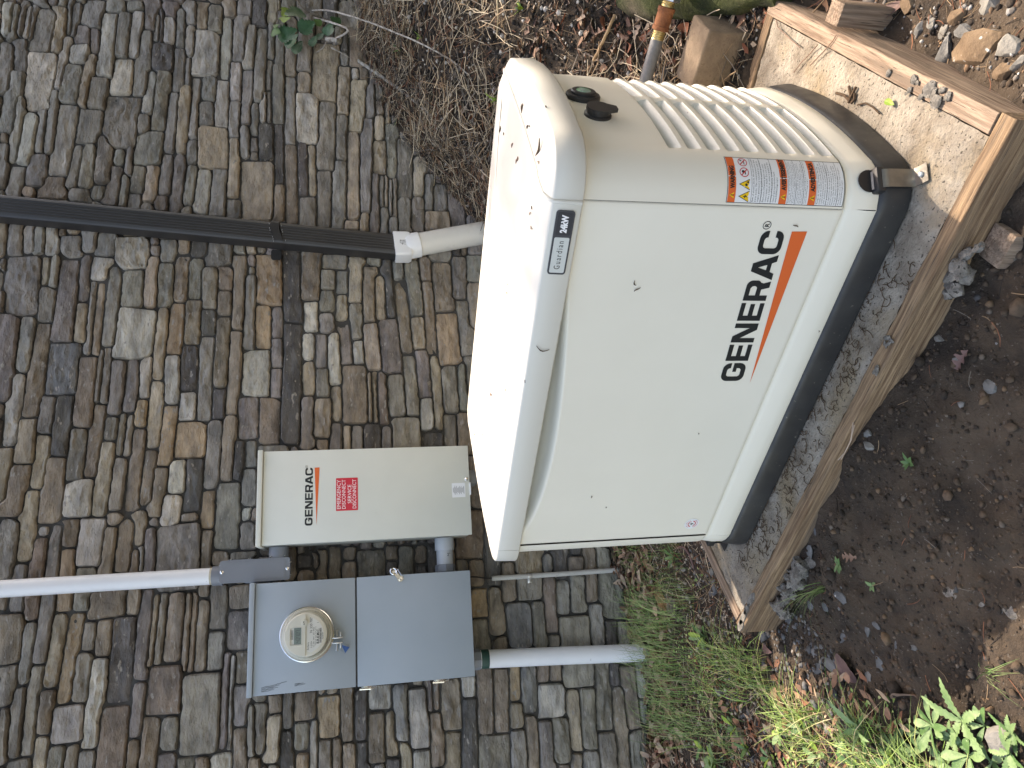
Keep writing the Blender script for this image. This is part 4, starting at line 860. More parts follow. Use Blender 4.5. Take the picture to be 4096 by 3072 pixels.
for k in range(tot-1):
    for i in range(N): fs.append((k*N+i, k*N+(i+1) % N, (k+1)*N+(i+1) % N, (k+1)*N+i))
fs.append(tuple((tot-1)*N+i for i in range(N)))
lidmb = MB().add(vs, fs); lv, lf = list(lidmb.v), list(lidmb.f)
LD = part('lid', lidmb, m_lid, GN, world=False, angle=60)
bvh = BVHTree.FromPolygons([Vector(q) for q in lv], lf)
def lid_z(u_, v_):
    h = bvh.ray_cast(Vector((u_, v_, 1.2)), Vector((0, 0, -1)))[0]; return h.z if h else .73
def seam(fu, v0, v1):
    path = []
    for v_ in np.linspace(v0, v1, 40): u_ = fu(v_); path.append((u_, v_, lid_z(u_, v_)-.0002))
    return path
def seam_r(v_): t_ = (v_-.0)/.6; return 1.0425+.058*(1-(1-min(1, max(0, t_)*1.15))**2)
lipx = [(1.0425, -.0146, .668), (1.0425, -.0130, .700), (1.0425, -.0112, .7185)]
part('seam_ridge', MB().tube(lipx+seam(seam_r, -.004, .58), .0040, 10), m_lid, LD, world=False)
def seam_l(v_): t_ = v_/.6; return .066-.05*(1-(1-min(1, max(0, t_)*1.15))**2)
part('seam_ridge', MB().tube([(.066, -.0146, .668), (.066, -.0130, .700), (.066, -.0112, .7185)]+seam(seam_l, -.004, .58), .0016, 8), m_lid, LD, world=False)
# logo
fg = plane_map((0, -.0011, 0), Vector((1, 0, 0)), Vector((0, 0, 1)))
def logo(a, b, capL, capR):
    """baseline from a to b, letter height capL..capR"""
    mb = MB(); ax = (b[0]-a[0])/LOGO_W; sl_ = (b[1]-a[1])/LOGO_W
    for x, y in LOGO_V: pass
    v2 = [(a[0]+x*ax, a[1]+x*sl_+y*(capL+(capR-capL)*x/LOGO_W)) for x, y in LOGO_V]
    return mb.flat(v2, LOGO_F, fg, .0006)
part('lettering', logo((.617, .2085), (.9925, .2395), .0555, .0505), m_ink, FP, world=False, smooth=False)
part('orange_wedge', MB().flat(*outlines2d([[(.6095, .1865), (.9935, .1935), (.9925, .2265)]]), fg, .0006), m_orange, FP, world=False, smooth=False)
mb = MB(); put(mb, outlines2d([circ(1.004, .284, .0088, 28), circ(1.004, .284, .0074, 28)]), fg, h=.0006); put(mb, text2d('R', .0125, .0003, 'CENTER'), fg, 1.004, .2796, 1, .0006)
part('registered_mark', mb, m_ink, FP, world=False, smooth=False)
# round sticker low on the left
sk = part('round_sticker', MB().prism(circ(.121, .192, .0205, 32), fg(0, 0), (1, 0, 0), (0, 0, 1), .0003, .0007), m_labelwhite, FP, world=False, smooth=False)
mb = MB()
for a0 in (20, 200):
    a = np.radians(np.linspace(a0, a0+130, 12)); P_ = [(.121+.0115*math.cos(q), .192+.0115*math.sin(q)) for q in a]+[(.121+.0092*math.cos(q), .192+.0092*math.sin(q)) for q in a[::-1]]
    put(mb, outlines2d([P_]), fg, h=.0009)
    q = a[-1]; cx_, cy_ = .121+.0103*math.cos(q), .192+.0103*math.sin(q); tx_, ty_ = -math.sin(q), math.cos(q)
    put(mb, outlines2d([[(cx_+math.cos(q)*.003, cy_+math.sin(q)*.003), (cx_+tx_*.0045, cy_+ty_*.0045), (cx_-math.cos(q)*.003, cy_-math.sin(q)*.003)]]), fg, h=.0009)
part('red_arrows', mb, m_redline, sk, world=False, smooth=False)
part('bolt_mark', put(MB(), outlines2d([[(.1235, .2005), (.1160, .1915), (.1205, .1915), (.1180, .1835), (.1262, .1940), (.1215, .1940)]]), fg, h=.0009), m_ink, sk, world=False, smooth=False)
mb = MB()
for s_, c_, r_ in (('AUTHORIZED SERVICE', 90, .0142), ('GENERATOR POWER', 270, .0142)):
    k = 26
    for i in range(k):
        if random.random() < .8:
            a = math.radians(c_+ (62-124*i/(k-1)))
            cx_, cy_ = .121+.0155*math.cos(a), .192+.0155*math.sin(a); t2 = (-math.sin(a), math.cos(a)); r2 = (math.cos(a), math.sin(a)); h_ = .0010; w_ = .00045
            put(mb, outlines2d([[(cx_+t2[0]*w_+r2[0]*h_, cy_+t2[1]*w_+r2[1]*h_), (cx_-t2[0]*w_+r2[0]*h_, cy_-t2[1]*w_+r2[1]*h_), (cx_-t2[0]*w_-r2[0]*h_, cy_-t2[1]*w_-r2[1]*h_), (cx_+t2[0]*w_-r2[0]*h_, cy_+t2[1]*w_-r2[1]*h_)]]), fg, h=.0009)
part('rim_print', mb, m_redline, sk, world=False, smooth=False)['kind'] = 'stuff'
# badge on the lid's lip
def lipmap(x, y, h=0.0):      # y: 0 at the lip's bottom edge
    return (x, -.0142+ (y/.05)*.0022-h, .6685+y)
def lprism(P, h0, h1):
    n = len(P); return MB().add([lipmap(x, y, h0) for x, y in P]+[lipmap(x, y, h1) for x, y in P], [tuple(range(n))[::-1], tuple(range(n, 2*n))]+[(i, (i+1) % n, n+(i+1) % n, n+i) for i in range(n)])
bd = part('badge', lprism(rrect(.8955, .0085, 1.0265, .0435, .006), 0, .0028), m_badged, LD, world=False, angle=30)
part('badge_plate', lprism(rrect(.8995, .0118, .9735, .0402, .003), .0028, .0034), m_badge, bd, world=False, smooth=False)
part('badge_plate', lprism(rrect(.9785, .0118, 1.0228, .0402, .003), .0028, .0034), mat('badge_panel', (.028, .033, .042), rough=.35), bd, world=False, smooth=False, label='dark half of the badge')
g1 = text2d('Guardian', .0165, .0, spacing=1.35, width=.0585); part('badge_lettering', put(MB(), g1, lipmap, .9075, .0215, 1, .0037), m_ink, bd, world=False, smooth=False)
g2 = text2d('24kW', .0165, .0009, width=.036); part('badge_lettering', put(MB(), g2, lipmap, .9830, .0205, 1, .0037), m_whitep, bd, world=False, smooth=False)
# warning label wrapped round the front right corner
WS0, WS1, WZ0_, WZ1_ = .0045, .0965, .1375, .3835
def wmap(x, y, h=0.0):
    p, n_ = rpt(WS0+x); q = p+n_*(.0006+h); return (q[0], q[1], WZ0_+y)
LW, LH = WS1-WS0, WZ1_-WZ0_
def wrect(x0, y0, x1, y1, h, mb=None):
    mb = mb or MB(); k = max(1, int((x1-x0)/.006)); xs = [x0+(x1-x0)*i/k for i in range(k+1)]
    return mb.add([wmap(x, y0, h) for x in xs]+[wmap(x, y1, h) for x in xs], [(i, i+1, k+2+i, k+1+i) for i in range(k)])
wlb = part('warning_label', wrect(0, 0, LW, LH, .0002), m_labelwhite, ep, world=False)
mb = MB(); t_ = .0012
for a in ((0, 0, LW, t_), (0, LH-t_, LW, LH), (0, 0, t_, LH), (LW-t_, 0, LW, LH)): wrect(*a, .0004, mb)
heads = [(LH-.0175, 'WARNING'), (.1225, 'AVERTISSEMENT'), (.0610, 'ADVERTENCIA')]
bands = MB(); ink = MB(); yel = MB(); red = MB()
for y, s_ in heads:
    wrect(t_, y, LW-t_, y+.0155, .0004, bands)
    v, f_ = text2d(s_, .0125, .0007, width={7: .044, 13: .066, 11: .060}[len(s_)]); ink.flat([(.026+a, y+.0035+b*.95) for a, b in v], f_, wmap, .0007)
    v, f_ = outlines2d([[(.0085, y+.003), (.0195, y+.003), (.014, y+.0128)]]); yel.flat(v, f_, wmap, .0006)
    v, f_ = text2d('!', .008, .0004); ink.flat([(.0131+a, y+.0045+b) for a, b in v], f_, wmap, .0008)
# pictograms
py = LH-.0455
for cx_ in (.0125, .0345):
    v, f_ = outlines2d([[(cx_-.0105, py), (cx_+.0105, py), (cx_, py+.0225)]]); ink.flat(v, f_, wmap, .0005)
    v, f_ = outlines2d([[(cx_-.0088, py+.001), (cx_+.0088, py+.001), (cx_, py+.0198)]]); yel.flat(v, f_, wmap, .0007)
v, f_ = outlines2d([[(.0135, py+.014), (.0090, py+.008), (.0122, py+.008), (.0105, py+.002), (.0160, py+.0095), (.0128, py+.0095)]]); ink.flat(v, f_, wmap, .0009)
v, f_ = outlines2d([circ(.0335, py+.0075, .0026, 10)]); ink.flat(v, f_, wmap, .0009); v, f_ = outlines2d([[(.036, py+.002), (.041, py+.002), (.0385, py+.008)]]); ink.flat(v, f_, wmap, .0009)
for cx_ in (.0575, .0795):
    cy_ = py+.0105
    v, f_ = outlines2d([circ(cx_, cy_, .0095, 28), circ(cx_, cy_, .0080, 28)]); red.flat(v, f_, wmap, .0007)
    v, f_ = outlines2d([[(cx_-.0066, cy_+.0052), (cx_-.0052, cy_+.0066), (cx_+.0066, cy_-.0052), (cx_+.0052, cy_-.0066)]]); red.flat(v, f_, wmap, .0009)
v, f_ = outlines2d([[(.053, py+.0075), (.061, py+.0075), (.061, py+.0095), (.053, py+.0095)]]); ink.flat(v, f_, wmap, .0006); v, f_ = outlines2d([circ(.059, py+.0125, .003, 10)]); ink.flat(v, f_, wmap, .0006)
v, f_ = outlines2d([[(.074, py+.007), (.083, py+.007), (.083, py+.0085), (.074, py+.0085)]]); ink.flat(v, f_, wmap, .0006); v, f_ = outlines2d([[(.083, py+.011), (.086, py+.0155), (.081, py+.015)]]); ink.flat(v, f_, wmap, .0006)
lines = [(LH-.0530, ['Risk of electric shock. No user serviceable', 'parts inside. The control panel for this', 'engine generator is intended to only be', 'operated by qualified service personnel.', '-', 'Explosion of battery gases can cause', 'severe injury or death. Do not smoke,', 'strike a match or cause a spark in the', 'vicinity of this battery compartment.', '-', 'Cancer and reproductive harm', 'www.P65Warnings.ca.gov.']),
         (.1180, ['Risque de choc \u00e9lectrique. Aucune pi\u00e8ce', "r\u00e9parable par l'utilisateur. Le contr\u00f4le", 'panneau de ce g\u00e9n\u00e9rateur de moteur est', 'destin\u00e9 \u00e0 \u00eatre utilis\u00e9 uniquement par un', 'personnel qualifi\u00e9.', '-', "L'explosion de gaz de la batterie peut", 'causer des blessures graves ou la mort.', 'Ne pas fumer, ne pas allumer une', 'allumette ni provoquer une \u00e9tincelle \u00e0', 'proximit\u00e9 de ce compartiment de batterie.', '-', 'Cancer et effet nocif sur la reproduction', 'www.P65Warnings.ca.gov.']),
         (.0565, ['Riesgo de descarga el\u00e9ctrica. No hay', 'piezas que el usuario pueda reparar. El', 'control panel para este generador de motor', 'est\u00e1 destinado a ser operado solamente', 'por personal de servicio calificado.', '-', 'La explosi\u00f3n de los gases de la bater\u00eda', 'puede causar da\u00f1os severos o la', 'muerte. No fume, ni encienda cerillos,', 'ni haga chispas en la vecindad de este', 'compartimiento de bater\u00edas.', '-', 'Produce c\u00e1ncer y da\u00f1os reproductivos', 'www.P65Warnings.ca.gov.'])]
ends = [.1395, .0780, .002]
for (y, L_), ye in zip(lines, ends):
    k = sum(1 for q in L_ if q != '-'); dy = (y-ye)/k
    wrect(t_, y+dy*.55, LW-t_, y+dy*.55+.0006, .0004, ink)
    for s_ in L_:
        if s_ == '-': wrect(t_, y+dy*.80, LW-t_, y+dy*.80+.0006, .0004, ink); continue
        v, f_ = text2d(s_, dy*.86, .0, res=1, width=min(.086, .00205*len(s_))); y -= 0
        ink.flat([(.0035+a, y-dy*.30+b) for a, b in v], f_, wmap, .0007); y -= dy
part('border', mb, m_ink, wlb, world=False)
part('orange_bands', bands, m_orange, wlb, world=False, fix=False)['kind'] = 'stuff'; part('label_print', ink, m_ink, wlb, world=False, smooth=False, fix=False)['kind'] = 'stuff'
part('yellow_triangles', yel, m_yellow, wlb, world=False, smooth=False, fix=False)['kind'] = 'stuff'; part('red_circles', red, m_redline, wlb, world=False, smooth=False, fix=False)['kind'] = 'stuff'
# status light and key cap on the end
def endframe(v_, z_):
    p, n_ = rpt(s_at_v(v_)); return Vector((p[0], p[1], z_)), Vector((n_[0], n_[1], 0))
o_, a_ = endframe(.302, .606)
sl_ = part('status_light', MB().lathe([(.0365, -.004), (.0365, .006), (.034, .009), (.0265, .0095), (.0265, .0135), (.024, .0155), (.0165, .0155), (.0165, .013), (0, .013)], o_, a_, 36), m_blackp, ep, world=False)
part('lens', MB().lathe([(.0163, .0131), (.015, .0162), (.009, .0185), (0, .0192)], o_, a_, 28), m_lens, sl_, world=False)
o_, a_ = endframe(.205, .598)
kc = part('lock_cap', MB().lathe([(.0275, -.004), (.0275, .004), (.0235, .006), (.0235, .016), (0, .016)], o_, a_, 32), m_blackp, ep, world=False)
tn = a_.cross(Vector((0, 0, 1))).normalized()
cp = [(.0255*math.cos(a), .0255*math.sin(a)) for a in np.radians(np.linspace(35, 325, 30))]; cp = [(-x, y) for x, y in cp]
cp = [(x, y) for x, y in cp]
def rot(x, y): return (y, x)
capP = [(.0255*math.sin(a), .0255*math.cos(a)) for a in np.radians(np.linspace(-140, 140, 30))]+[(.008, -.037), (-.008, -.037)]
part('cap', MB().prism(capP, o_+a_*.0155, tn, (0, 0, 1), -.003, .004), m_blackp, kc, world=False)
# lifting hole and hold-down strap at the front right
p, n_ = rpt(s_at_v(.026)); o_ = Vector((p[0]+n_[0]*.003, p[1]+n_[1]*.003, .086)); a_ = Vector((n_[0], n_[1], 0)); tn = Vector((-n_[1], n_[0], 0))
part('lifting_hole', MB().prism([(.0225*math.cos(q), .0235*math.sin(q)) for q in np.linspace(0, 2*math.pi, 25)[:-1]], o_, tn, (0, 0, 1), 0, .0018), m_black, GN, world=False)
def strap(o_, a_, tn, wd, path, th=.0022):
    mb = MB(); vs_ = []
    for i, (h, z) in enumerate(path):
        for s1 in (-1, 1): vs_.append(Vector((o_[0], o_[1], 0))+a_*h+Vector((0, 0, z))+tn*(s1*wd/2))
    k = len(path); fs_ = [(2*i, 2*i+1, 2*i+3, 2*i+2) for i in range(k-1)]
    off = []
    for i in range(k):
        h0, z0 = path[max(i-1, 0)]; h1, z1 = path[min(i+1, k-1)]; dh, dz = h1-h0, z1-z0; l = math.hypot(dh, dz); off.append((-dz/l*th, dh/l*th))
    for i in range(k):
        for s1 in (0, 1): q = vs_[2*i+s1]; vs_.append(q+a_*off[i][0]+Vector((0, 0, off[i][1])))
    b = 2*k; fs_ += [(b+2*i, b+2*i+2, b+2*i+3, b+2*i+1) for i in range(k-1)]+[(2*i, 2*i+2, b+2*i+2, b+2*i) for i in range(k-1)]+[(2*i+1, b+2*i+1, b+2*i+3, 2*i+3) for i in range(k-1)]+[(0, b, b+1, 1), (2*k-2, 2*k-1, b+2*k-1, b+2*k-2)]
    return mb.add(vs_, fs_)
sp = part('hold_down_strap', strap(o_, a_, tn, .036, [(-.006, .084), (.004, .0785), (.010, .073), (.0175, .066), (.020, .055), (.0215, .030), (.023, .010), (.026, .0045), (.033, .003), (.058, .0028)]), m_bolt, GN, world=False)
part('rubber_plug', MB().box(o_+a_*.004+Vector((0, 0, -.016)), (.026, .05, .02), Matrix.Rotation(math.atan2(n_[1], n_[0]), 3, 'Z'), .005), m_blackp, GN, world=False)
part('bolt', MB().lathe([(.0062, 0), (.0062, .004), (.0045, .006), (0, .0062)], (o_[0]+a_[0]*.044, o_[1]+a_[1]*.044, .0046), (0, 0, 1), 6), m_zinc, sp, world=False)
o2 = Vector((-.030, .075, 0)); a2 = Vector((-1, 0, 0)); t2 = Vector((0, -1, 0))
part('hold_down_strap', strap(o2, a2, t2, .030, [(-.004, .075), (.012, .066), (.0165, .052), (.018, .012), (.021, .004), (.030, .0028), (.060, .0026)]), m_blackp, GN, world=False)
part('corner_clip', MB().span((-.052, .052, .052), (-.022, .098, .074), .003), m_blackp, GN, world=False)
# ------------------------------------------------------------------ pad and timber frame
SLAB = thing('concrete_pad', 'rough weathered concrete pad under the generator, flush with its timber frame', 'concrete pad', GEN, GA)
us = np.linspace(-.162, 1.232, 150); vs_ = np.linspace(-.106, .74, 92)
V = []
for u_ in us:
    for v_ in vs_:
        e = min(u_+.162, 1.232-u_, v_+.106, .74-v_)
        V.append((u_, v_, .0022*noise.noise(Vector((u_*55, v_*55, 0)))+.0016*noise.noise(Vector((u_*150, v_*150, 3)))-.0035*max(0, 1-e/.02)*(.6+noise.noise(Vector((u_*40, v_*40, 7))))-.001))
nv = len(vs_); F = [(i*nv+j, (i+1)*nv+j, (i+1)*nv+j+1, i*nv+j+1) for i in range(len(us)-1) for j in range(nv-1)]
part('slab', MB().add(V, F), m_conc, SLAB, world=False)
FR = thing('timber_frame', 'weathered timber form boards around the concrete pad, cement stained', 'timber frame', GEN, GA)
def beam(name, a, b, m, axis_, seed, label=None):
    """a board with slightly worn edges, waney along its length"""
    lo = [min(a[i], b[i]) for i in range(3)]; hi = [max(a[i], b[i]) for i in range(3)]
    L = hi[axis_]-lo[axis_]; k = int(L/.03); o2 = 1-axis_
    r = .004; sec_ = rrect(lo[o2], lo[2], hi[o2], hi[2], r, 3); vs2 = []; n = len(sec_)
    for i in range(k+1):
        t_ = lo[axis_]+L*i/k
        for q in sec_:
            w_ = .0018*noise.noise(Vector((t_*9, q[0]*30, seed)))+.0016*noise.noise(Vector((t_*32, q[1]*60, seed+5)))
            p = [0, 0, 0]; p[axis_] = t_; p[o2] = q[0]+w_; p[2] = q[1]+w_; vs2.append(tuple(p))
    fs2 = [(i*n+j, i*n+(j+1) % n, (i+1)*n+(j+1) % n, (i+1)*n+j) for i in range(k) for j in range(n)]+[tuple(range(n)), tuple(k*n+j for j in range(n))]
    return part(name, MB().add(vs2, fs2), m, FR, world=False, label=label)
fb = beam('beam', (-.203, -.1455, -.185), (1.2745, -.1075, .0012), m_wood_u, 0, 1, 'front board, orange brown and damp on its face')
rb_ = beam('beam', (1.2345, -.1060, -.20), (1.2725, .78, .0022), m_wood_v, 1, 2, 'right hand board, pale and sunlit on top')
lb_ = beam('beam', (-.2010, -.1060, -.185), (-.1640, .80, .0016), m_wood_v, 1, 3, 'left hand board')
bb_ = beam('beam', (-.2, .745, -.18), (1.27, .783, .0015), m_wood_u, 0, 4)
def lump(mb, c, r, seed, sq=(1, 1, 1), sub_=2, amt=.35):
    bm = bmesh.new(); bmesh.ops.create_icosphere(bm, subdivisions=sub_, radius=1)
    R = Matrix.Rotation(seed*1.7, 3, 'Z') @ Matrix.Rotation(math.sin(seed)*.5, 3, 'X')
    vs2 = []
    for q in bm.verts:
        d = q.co.normalized(); k = 1+amt*noise.noise(d*1.3+Vector((seed, 2*seed, 5)))+amt*.5*noise.noise(d*3.1+Vector((seed, 1, 2)))
        p = Vector((d.x*k*sq[0], d.y*k*sq[1], d.z*k*sq[2]))
        vs2.append(Vector(c)+R@p*r)
    bm.verts.index_update(); mb.add(vs2, [[q.index for q in p.verts] for p in bm.faces]); bm.free(); return mb
def chunk(mb, c, r, seed, sq=(1, 1, .5), cuts=9):
    """an angular broken stone: a ball planed flat by a few cuts"""
    rg = np.random.default_rng(int(seed*1000) % 999983); bm = bmesh.new(); bmesh.ops.create_icosphere(bm, subdivisions=2, radius=1)
    P = np.array([q.co[:] for q in bm.verts])
    for _ in range(cuts):
        n_ = rg.normal(size=3); n_ /= np.linalg.norm(n_); d = rg.uniform(.45, .85); t_ = P@n_; m = t_ > d; P[m] -= np.outer(t_[m]-d, n_)
    P = P*np.array(sq)+rg.normal(0, .02, P.shape); an = rg.uniform(0, 6.28); ca, sa = math.cos(an), math.sin(an)
    P = np.stack([P[:, 0]*ca-P[:, 1]*sa, P[:, 0]*sa+P[:, 1]*ca, P[:, 2]], -1)*r+np.array(c)
    fs2 = [[q.index for q in p.verts] for p in bm.faces]; bm.free(); return mb.add(P, fs2)
# stakes outside the frame
stk = thing('wooden_stake', 'wooden stake with mortar lumps against the front board at the right', 'stake', gw(1.03, -.175, -.2), GA)
part('board', MB().span((.0, -.03, -.02), (.065, .026, .135), .003), m_wood_z, stk, world=False)
mb = MB(); P0 = gw(1.03, -.16, -.03)
for i, (u_, v_, z_, r_) in enumerate(((.985, -.152, -.035, .018), (.965, -.160, -.045, .022), (1.01, -.165, -.028, .02), (1.035, -.160, -.030, .016), (.945, -.150, -.05, .015), (1.0, -.175, -.04, .018), (1.06, -.178, -.03, .012))):
    q = gw(u_, v_, z_); part('mortar_lump', lump(MB(), q, r_, i*3.1+1, (1, .8, .6), 2, .6), m_chip, stk)
st2 = thing('wooden_stake', 'short wooden stake standing outside the right hand board, near the mossy log', 'stake', gw(1.30, .46, -.2), GA)
part('board', MB().span((-.02, -.02, -.05), (.028, .035, .205), .003), m_wood_z, st2, world=False)
# cement flakes lying on the boards and the slab
flk = [(3660, 318, .012), (3672, 330, .007), (3722, 352, .020), (3738, 372, .014), (3748, 398, .019), (3770, 360, .010), (3792, 390, .012), (3640, 358, .010), (3686, 385, .009), (3556, 292, .010), (3628, 372, .006), (3700, 372, .008)]
for i, (x, y, r_) in enumerate(flk):
    q = onz(x, y, .004); single('cement_flake', chunk(MB(), q+np.array([0, 0, r_*.18]), r_, i+.37, (1, .8, .3)), m_chip, 'pale flake of broken cement on the sunlit right hand board', 'cement flake', q, 'cement flakes on the right hand board')
for i, (x, y, r_) in enumerate([(3550, 1352, .010), (3565, 1362, .009), (3556, 1374, .008), (3540, 1370, .007), (3508, 1478, .012), (3497, 1490, .008), (3545, 1385, .006)]):
    q = onz(x, y, .004); single('cement_flake', chunk(MB(), q+np.array([0, 0, r_*.12]), r_, i+9.71, (1.2, .6, .25)), m_chip, 'thin grey flake of cement on the shaded front board', 'cement flake', q, 'cement flakes on the front board')
# smeared cement near the left corner of the front board
for i, (u_, v_, a, b, s_) in enumerate(((-.155, -.126, .030, .010, 1), (-.118, -.124, .022, .008, 2), (-.075, -.121, .030, .010, 3), (-.185, -.132, .022, .012, 4))):
    P_ = [(a*math.cos(t_)*(1+.3*noise.noise(Vector((math.cos(t_), math.sin(t_), s_)))), b*math.sin(t_)*(1+.4*noise.noise(Vector((math.cos(t_)*2, math.sin(t_)*2, s_))))) for t_ in np.linspace(0, 2*math.pi, 17)[:-1]]
    part('cement_smear', MB().prism(P_, (u_, v_, .0016), (1, 0, 0), (0, 1, 0), 0, .003), m_chip, fb, world=False)
# ------------------------------------------------------------------ loose ground cover, built in bulk
def uvof(x, y): return (x-GEN[0])*EX[0]+(y-GEN[1])*EX[1], (x-GEN[0])*EY[0]+(y-GEN[1])*EY[1]
def on_pad(x, y, m=.0):
    u_, v_ = uvof(x, y); return (u_ > -.205-m) & (u_ < 1.278+m) & (v_ > -.149-m) & (v_ < .787+m)
def stuff(name, V, F, tint, m, label, smooth=False):
    me = bpy.data.meshes.new(name); V = np.asarray(V, 'f').reshape(-1, 3); F = np.asarray(F)
    k = F.shape[1]; me.vertices.add(len(V)); me.vertices.foreach_set('co', V.ravel()); me.loops.add(F.size); me.loops.foreach_set('vertex_index', F.ravel().astype('i'))
    me.polygons.add(len(F)); me.polygons.foreach_set('loop_start', np.arange(0, F.size, k)); me.polygons.foreach_set('loop_total', np.full(len(F), k)); me.update(calc_edges=True)
    if smooth: me.polygons.foreach_set('use_smooth', [True]*len(F))
    if tint is not None:
        a = me.color_attributes.new('tint', 'FLOAT_COLOR', 'POINT'); c = np.ones((len(V), 4), 'f'); c[:, :3] = tint; a.data.foreach_set('color', c.ravel())
    me.materials.append(m); o = bpy.data.objects.new(name, me); COL.objects.link(o); o['kind'] = 'stuff'; o['label'] = label; return o
def pal(n, cols, wts, jit=.25):
    c = np.array(cols)[rng.choice(len(cols), n, p=np.array(wts)/sum(wts))]; return c*(1+rng.uniform(-jit, jit, (n, 1)))
def needles(name, X, Y, L, r, cols, wts, label, lift=.012, tilt=.18, curl=.25, dirs=None):
    n = len(X); a = rng.uniform(0, 2*np.pi, n) if dirs is None else dirs; d = np.stack([np.cos(a), np.sin(a)], -1); L = np.broadcast_to(L, n)*rng.uniform(.5, 1.3, n)
    sd = np.stack([-d[:, 1], d[:, 0]], -1); cv = rng.normal(0, curl, n); P = np.zeros((n, 4, 3)); h0 = rng.random(n)**2*lift; tl = rng.normal(0, tilt, n)
    for k, t_ in enumerate((-.5, -.17, .17, .5)):
        xy = np.stack([X, Y], -1)+d*(L*t_)[:, None]+sd*(cv*L*(t_*t_-.1))[:, None]
        P[:, k, :2] = xy; P[:, k, 2] = ground(xy[:, 0], xy[:, 1])*.6+ground(X, Y)*.4+h0+.002+np.maximum(tl*L*t_, -.004)
    rr = r*rng.uniform(.7, 1.3, n); V = np.zeros((n, 4, 3, 3))
    for k in range(4):
        tp = (1.0, 1.0, .9, .5)[k]
        for j in range(3):
            an = 2*np.pi*j/3; V[:, k, j] = P[:, k]+np.concatenate([sd*(math.cos(an)*rr*tp)[:, None], (math.sin(an)*rr*tp)[:, None]], -1)
    base = np.arange(n)*12; q = []
    for k in range(3):
        for j in range(3): q.append((k*3+j, k*3+(j+1) % 3, (k+1)*3+(j+1) % 3, (k+1)*3+j))
    F = (base[:, None, None]+np.array(q)[None]).reshape(-1, 4)
    return stuff(name, V, F, np.repeat(pal(n, cols, wts), 12, 0), m_straw, label)
bmI = bmesh.new(); bmesh.ops.create_icosphere(bmI, subdivisions=1, radius=1); ICV = np.array([q.co[:] for q in bmI.verts]); ICF = np.array([[q.index for q in p.verts] for p in bmI.faces]); bmI.free()
def pebbles(name, X, Y, r, cols, wts, label, flat=.6, sink=.25):
    n = len(X); R_ = r*rng.lognormal(0, .45, n); V = ICV[None]*np.stack([R_, R_*rng.uniform(.55, 1, n), R_*flat*rng.uniform(.6, 1.3, n)], -1)[:, None]
    V = V*(1+rng.uniform(-.28, .28, (n, 12, 1))); a = rng.uniform(0, 6.28, n); ca, sa = np.cos(a)[:, None], np.sin(a)[:, None]
    V = np.stack([V[..., 0]*ca-V[..., 1]*sa, V[..., 0]*sa+V[..., 1]*ca, V[..., 2]], -1); V += np.stack([X, Y, ground(X, Y)+R_*flat*(1-2*sink)*.5], -1)[:, None]
    F = (np.arange(n)[:, None, None]*12+ICF[None]).reshape(-1, 3)
    return stuff(name, V, F, np.repeat(pal(n, cols, wts), 12, 0), m_grav, label)
def litter(name, X, Y, L, cols, wts, label, lift=.02):
    n = len(X); L = L*rng.uniform(.5, 1.4, n); W = L*rng.uniform(.35, .7, n); a = rng.uniform(0, 6.28, n); tl = rng.normal(0, .35, n); rl = rng.normal(0, .4, n); cu = rng.uniform(.1, .9, n)
    V = np.zeros((n, 5, 3, 3)); wp = [.06, .8, 1, .75, .05]; h = ground(X, Y)+.004+lift*rng.random(n)**2
    for i in range(5):
        t_ = i/4-.5; jag = rng.uniform(.6, 1.2, (n, 2))
        for j in range(3):
            s_ = (j-1)*.5*wp[i]*(jag[:, j//2] if j != 1 else 1)
            x = L*t_; y = W*s_; z = cu*W*np.abs(s_)*1.1+np.sin(tl)*x+np.sin(rl)*y+cu*.25*L*(t_*t_*2)
            V[:, i, j] = np.stack([X+x*np.cos(a)-y*np.sin(a), Y+x*np.sin(a)+y*np.cos(a), h+np.maximum(z, -.003)], -1)
    q = [(i*3+j, i*3+j+1, (i+1)*3+j+1, (i+1)*3+j) for i in range(4) for j in range(2)]
    F = (np.arange(n)[:, None, None]*15+np.array(q)[None]).reshape(-1, 4)
    return stuff(name, V, F, np.repeat(pal(n, cols, wts), 15, 0), m_straw, label, True)
def blades(X, Y, L, Wd, lean, cols, wts, dirs=None, seg=5):
    n = len(X); a = rng.uniform(0, 6.28, n) if dirs is None else dirs; L = L*rng.uniform(.45, 1.25, n); d = np.stack([np.cos(a), np.sin(a)], -1); sd = np.stack([-d[:, 1], d[:, 0]], -1)
    ln = lean*rng.uniform(.3, 1.6, n); V = np.zeros((n, seg+1, 2, 3)); z0 = ground(X, Y)-.004
    for k in range(seg+1):
        t_ = k/seg; out_ = L*ln*t_**1.9*.75; up = L*np.sin(np.clip(1-.45*ln*t_, .1, 1)*1.45)*t_*(1-.16*ln*t_*t_); w_ = Wd*(1-t_**2.2*.93)*rng.uniform(.9, 1.1)
        c_ = np.stack([X+d[:, 0]*out_, Y+d[:, 1]*out_, z0+up], -1)
        for j in (0, 1): V[:, k, j] = c_+np.concatenate([sd*(w_*(j-.5))*1.0, np.full((n, 1), (j-.5)*w_*.35)], -1)
    q = [(k*2, k*2+1, k*2+3, k*2+2) for k in range(seg)]
    F = (np.arange(n)[:, None, None]*(2*(seg+1))+np.array(q)[None]).reshape(-1, 4)
    return V.reshape(-1, 3), F, np.repeat(pal(n, cols, wts, .3), 2*(seg+1), 0)
def many(n, box, keep):
    x = rng.uniform(box[0], box[1], n); y = rng.uniform(box[2], box[3], n); m = keep(x, y); return x[m], y[m]
def bank(x, y): u_, v_ = uvof(x, y); return ~on_pad(x, y, .01) & (v_ > .60) & (x > .45-.0*y)
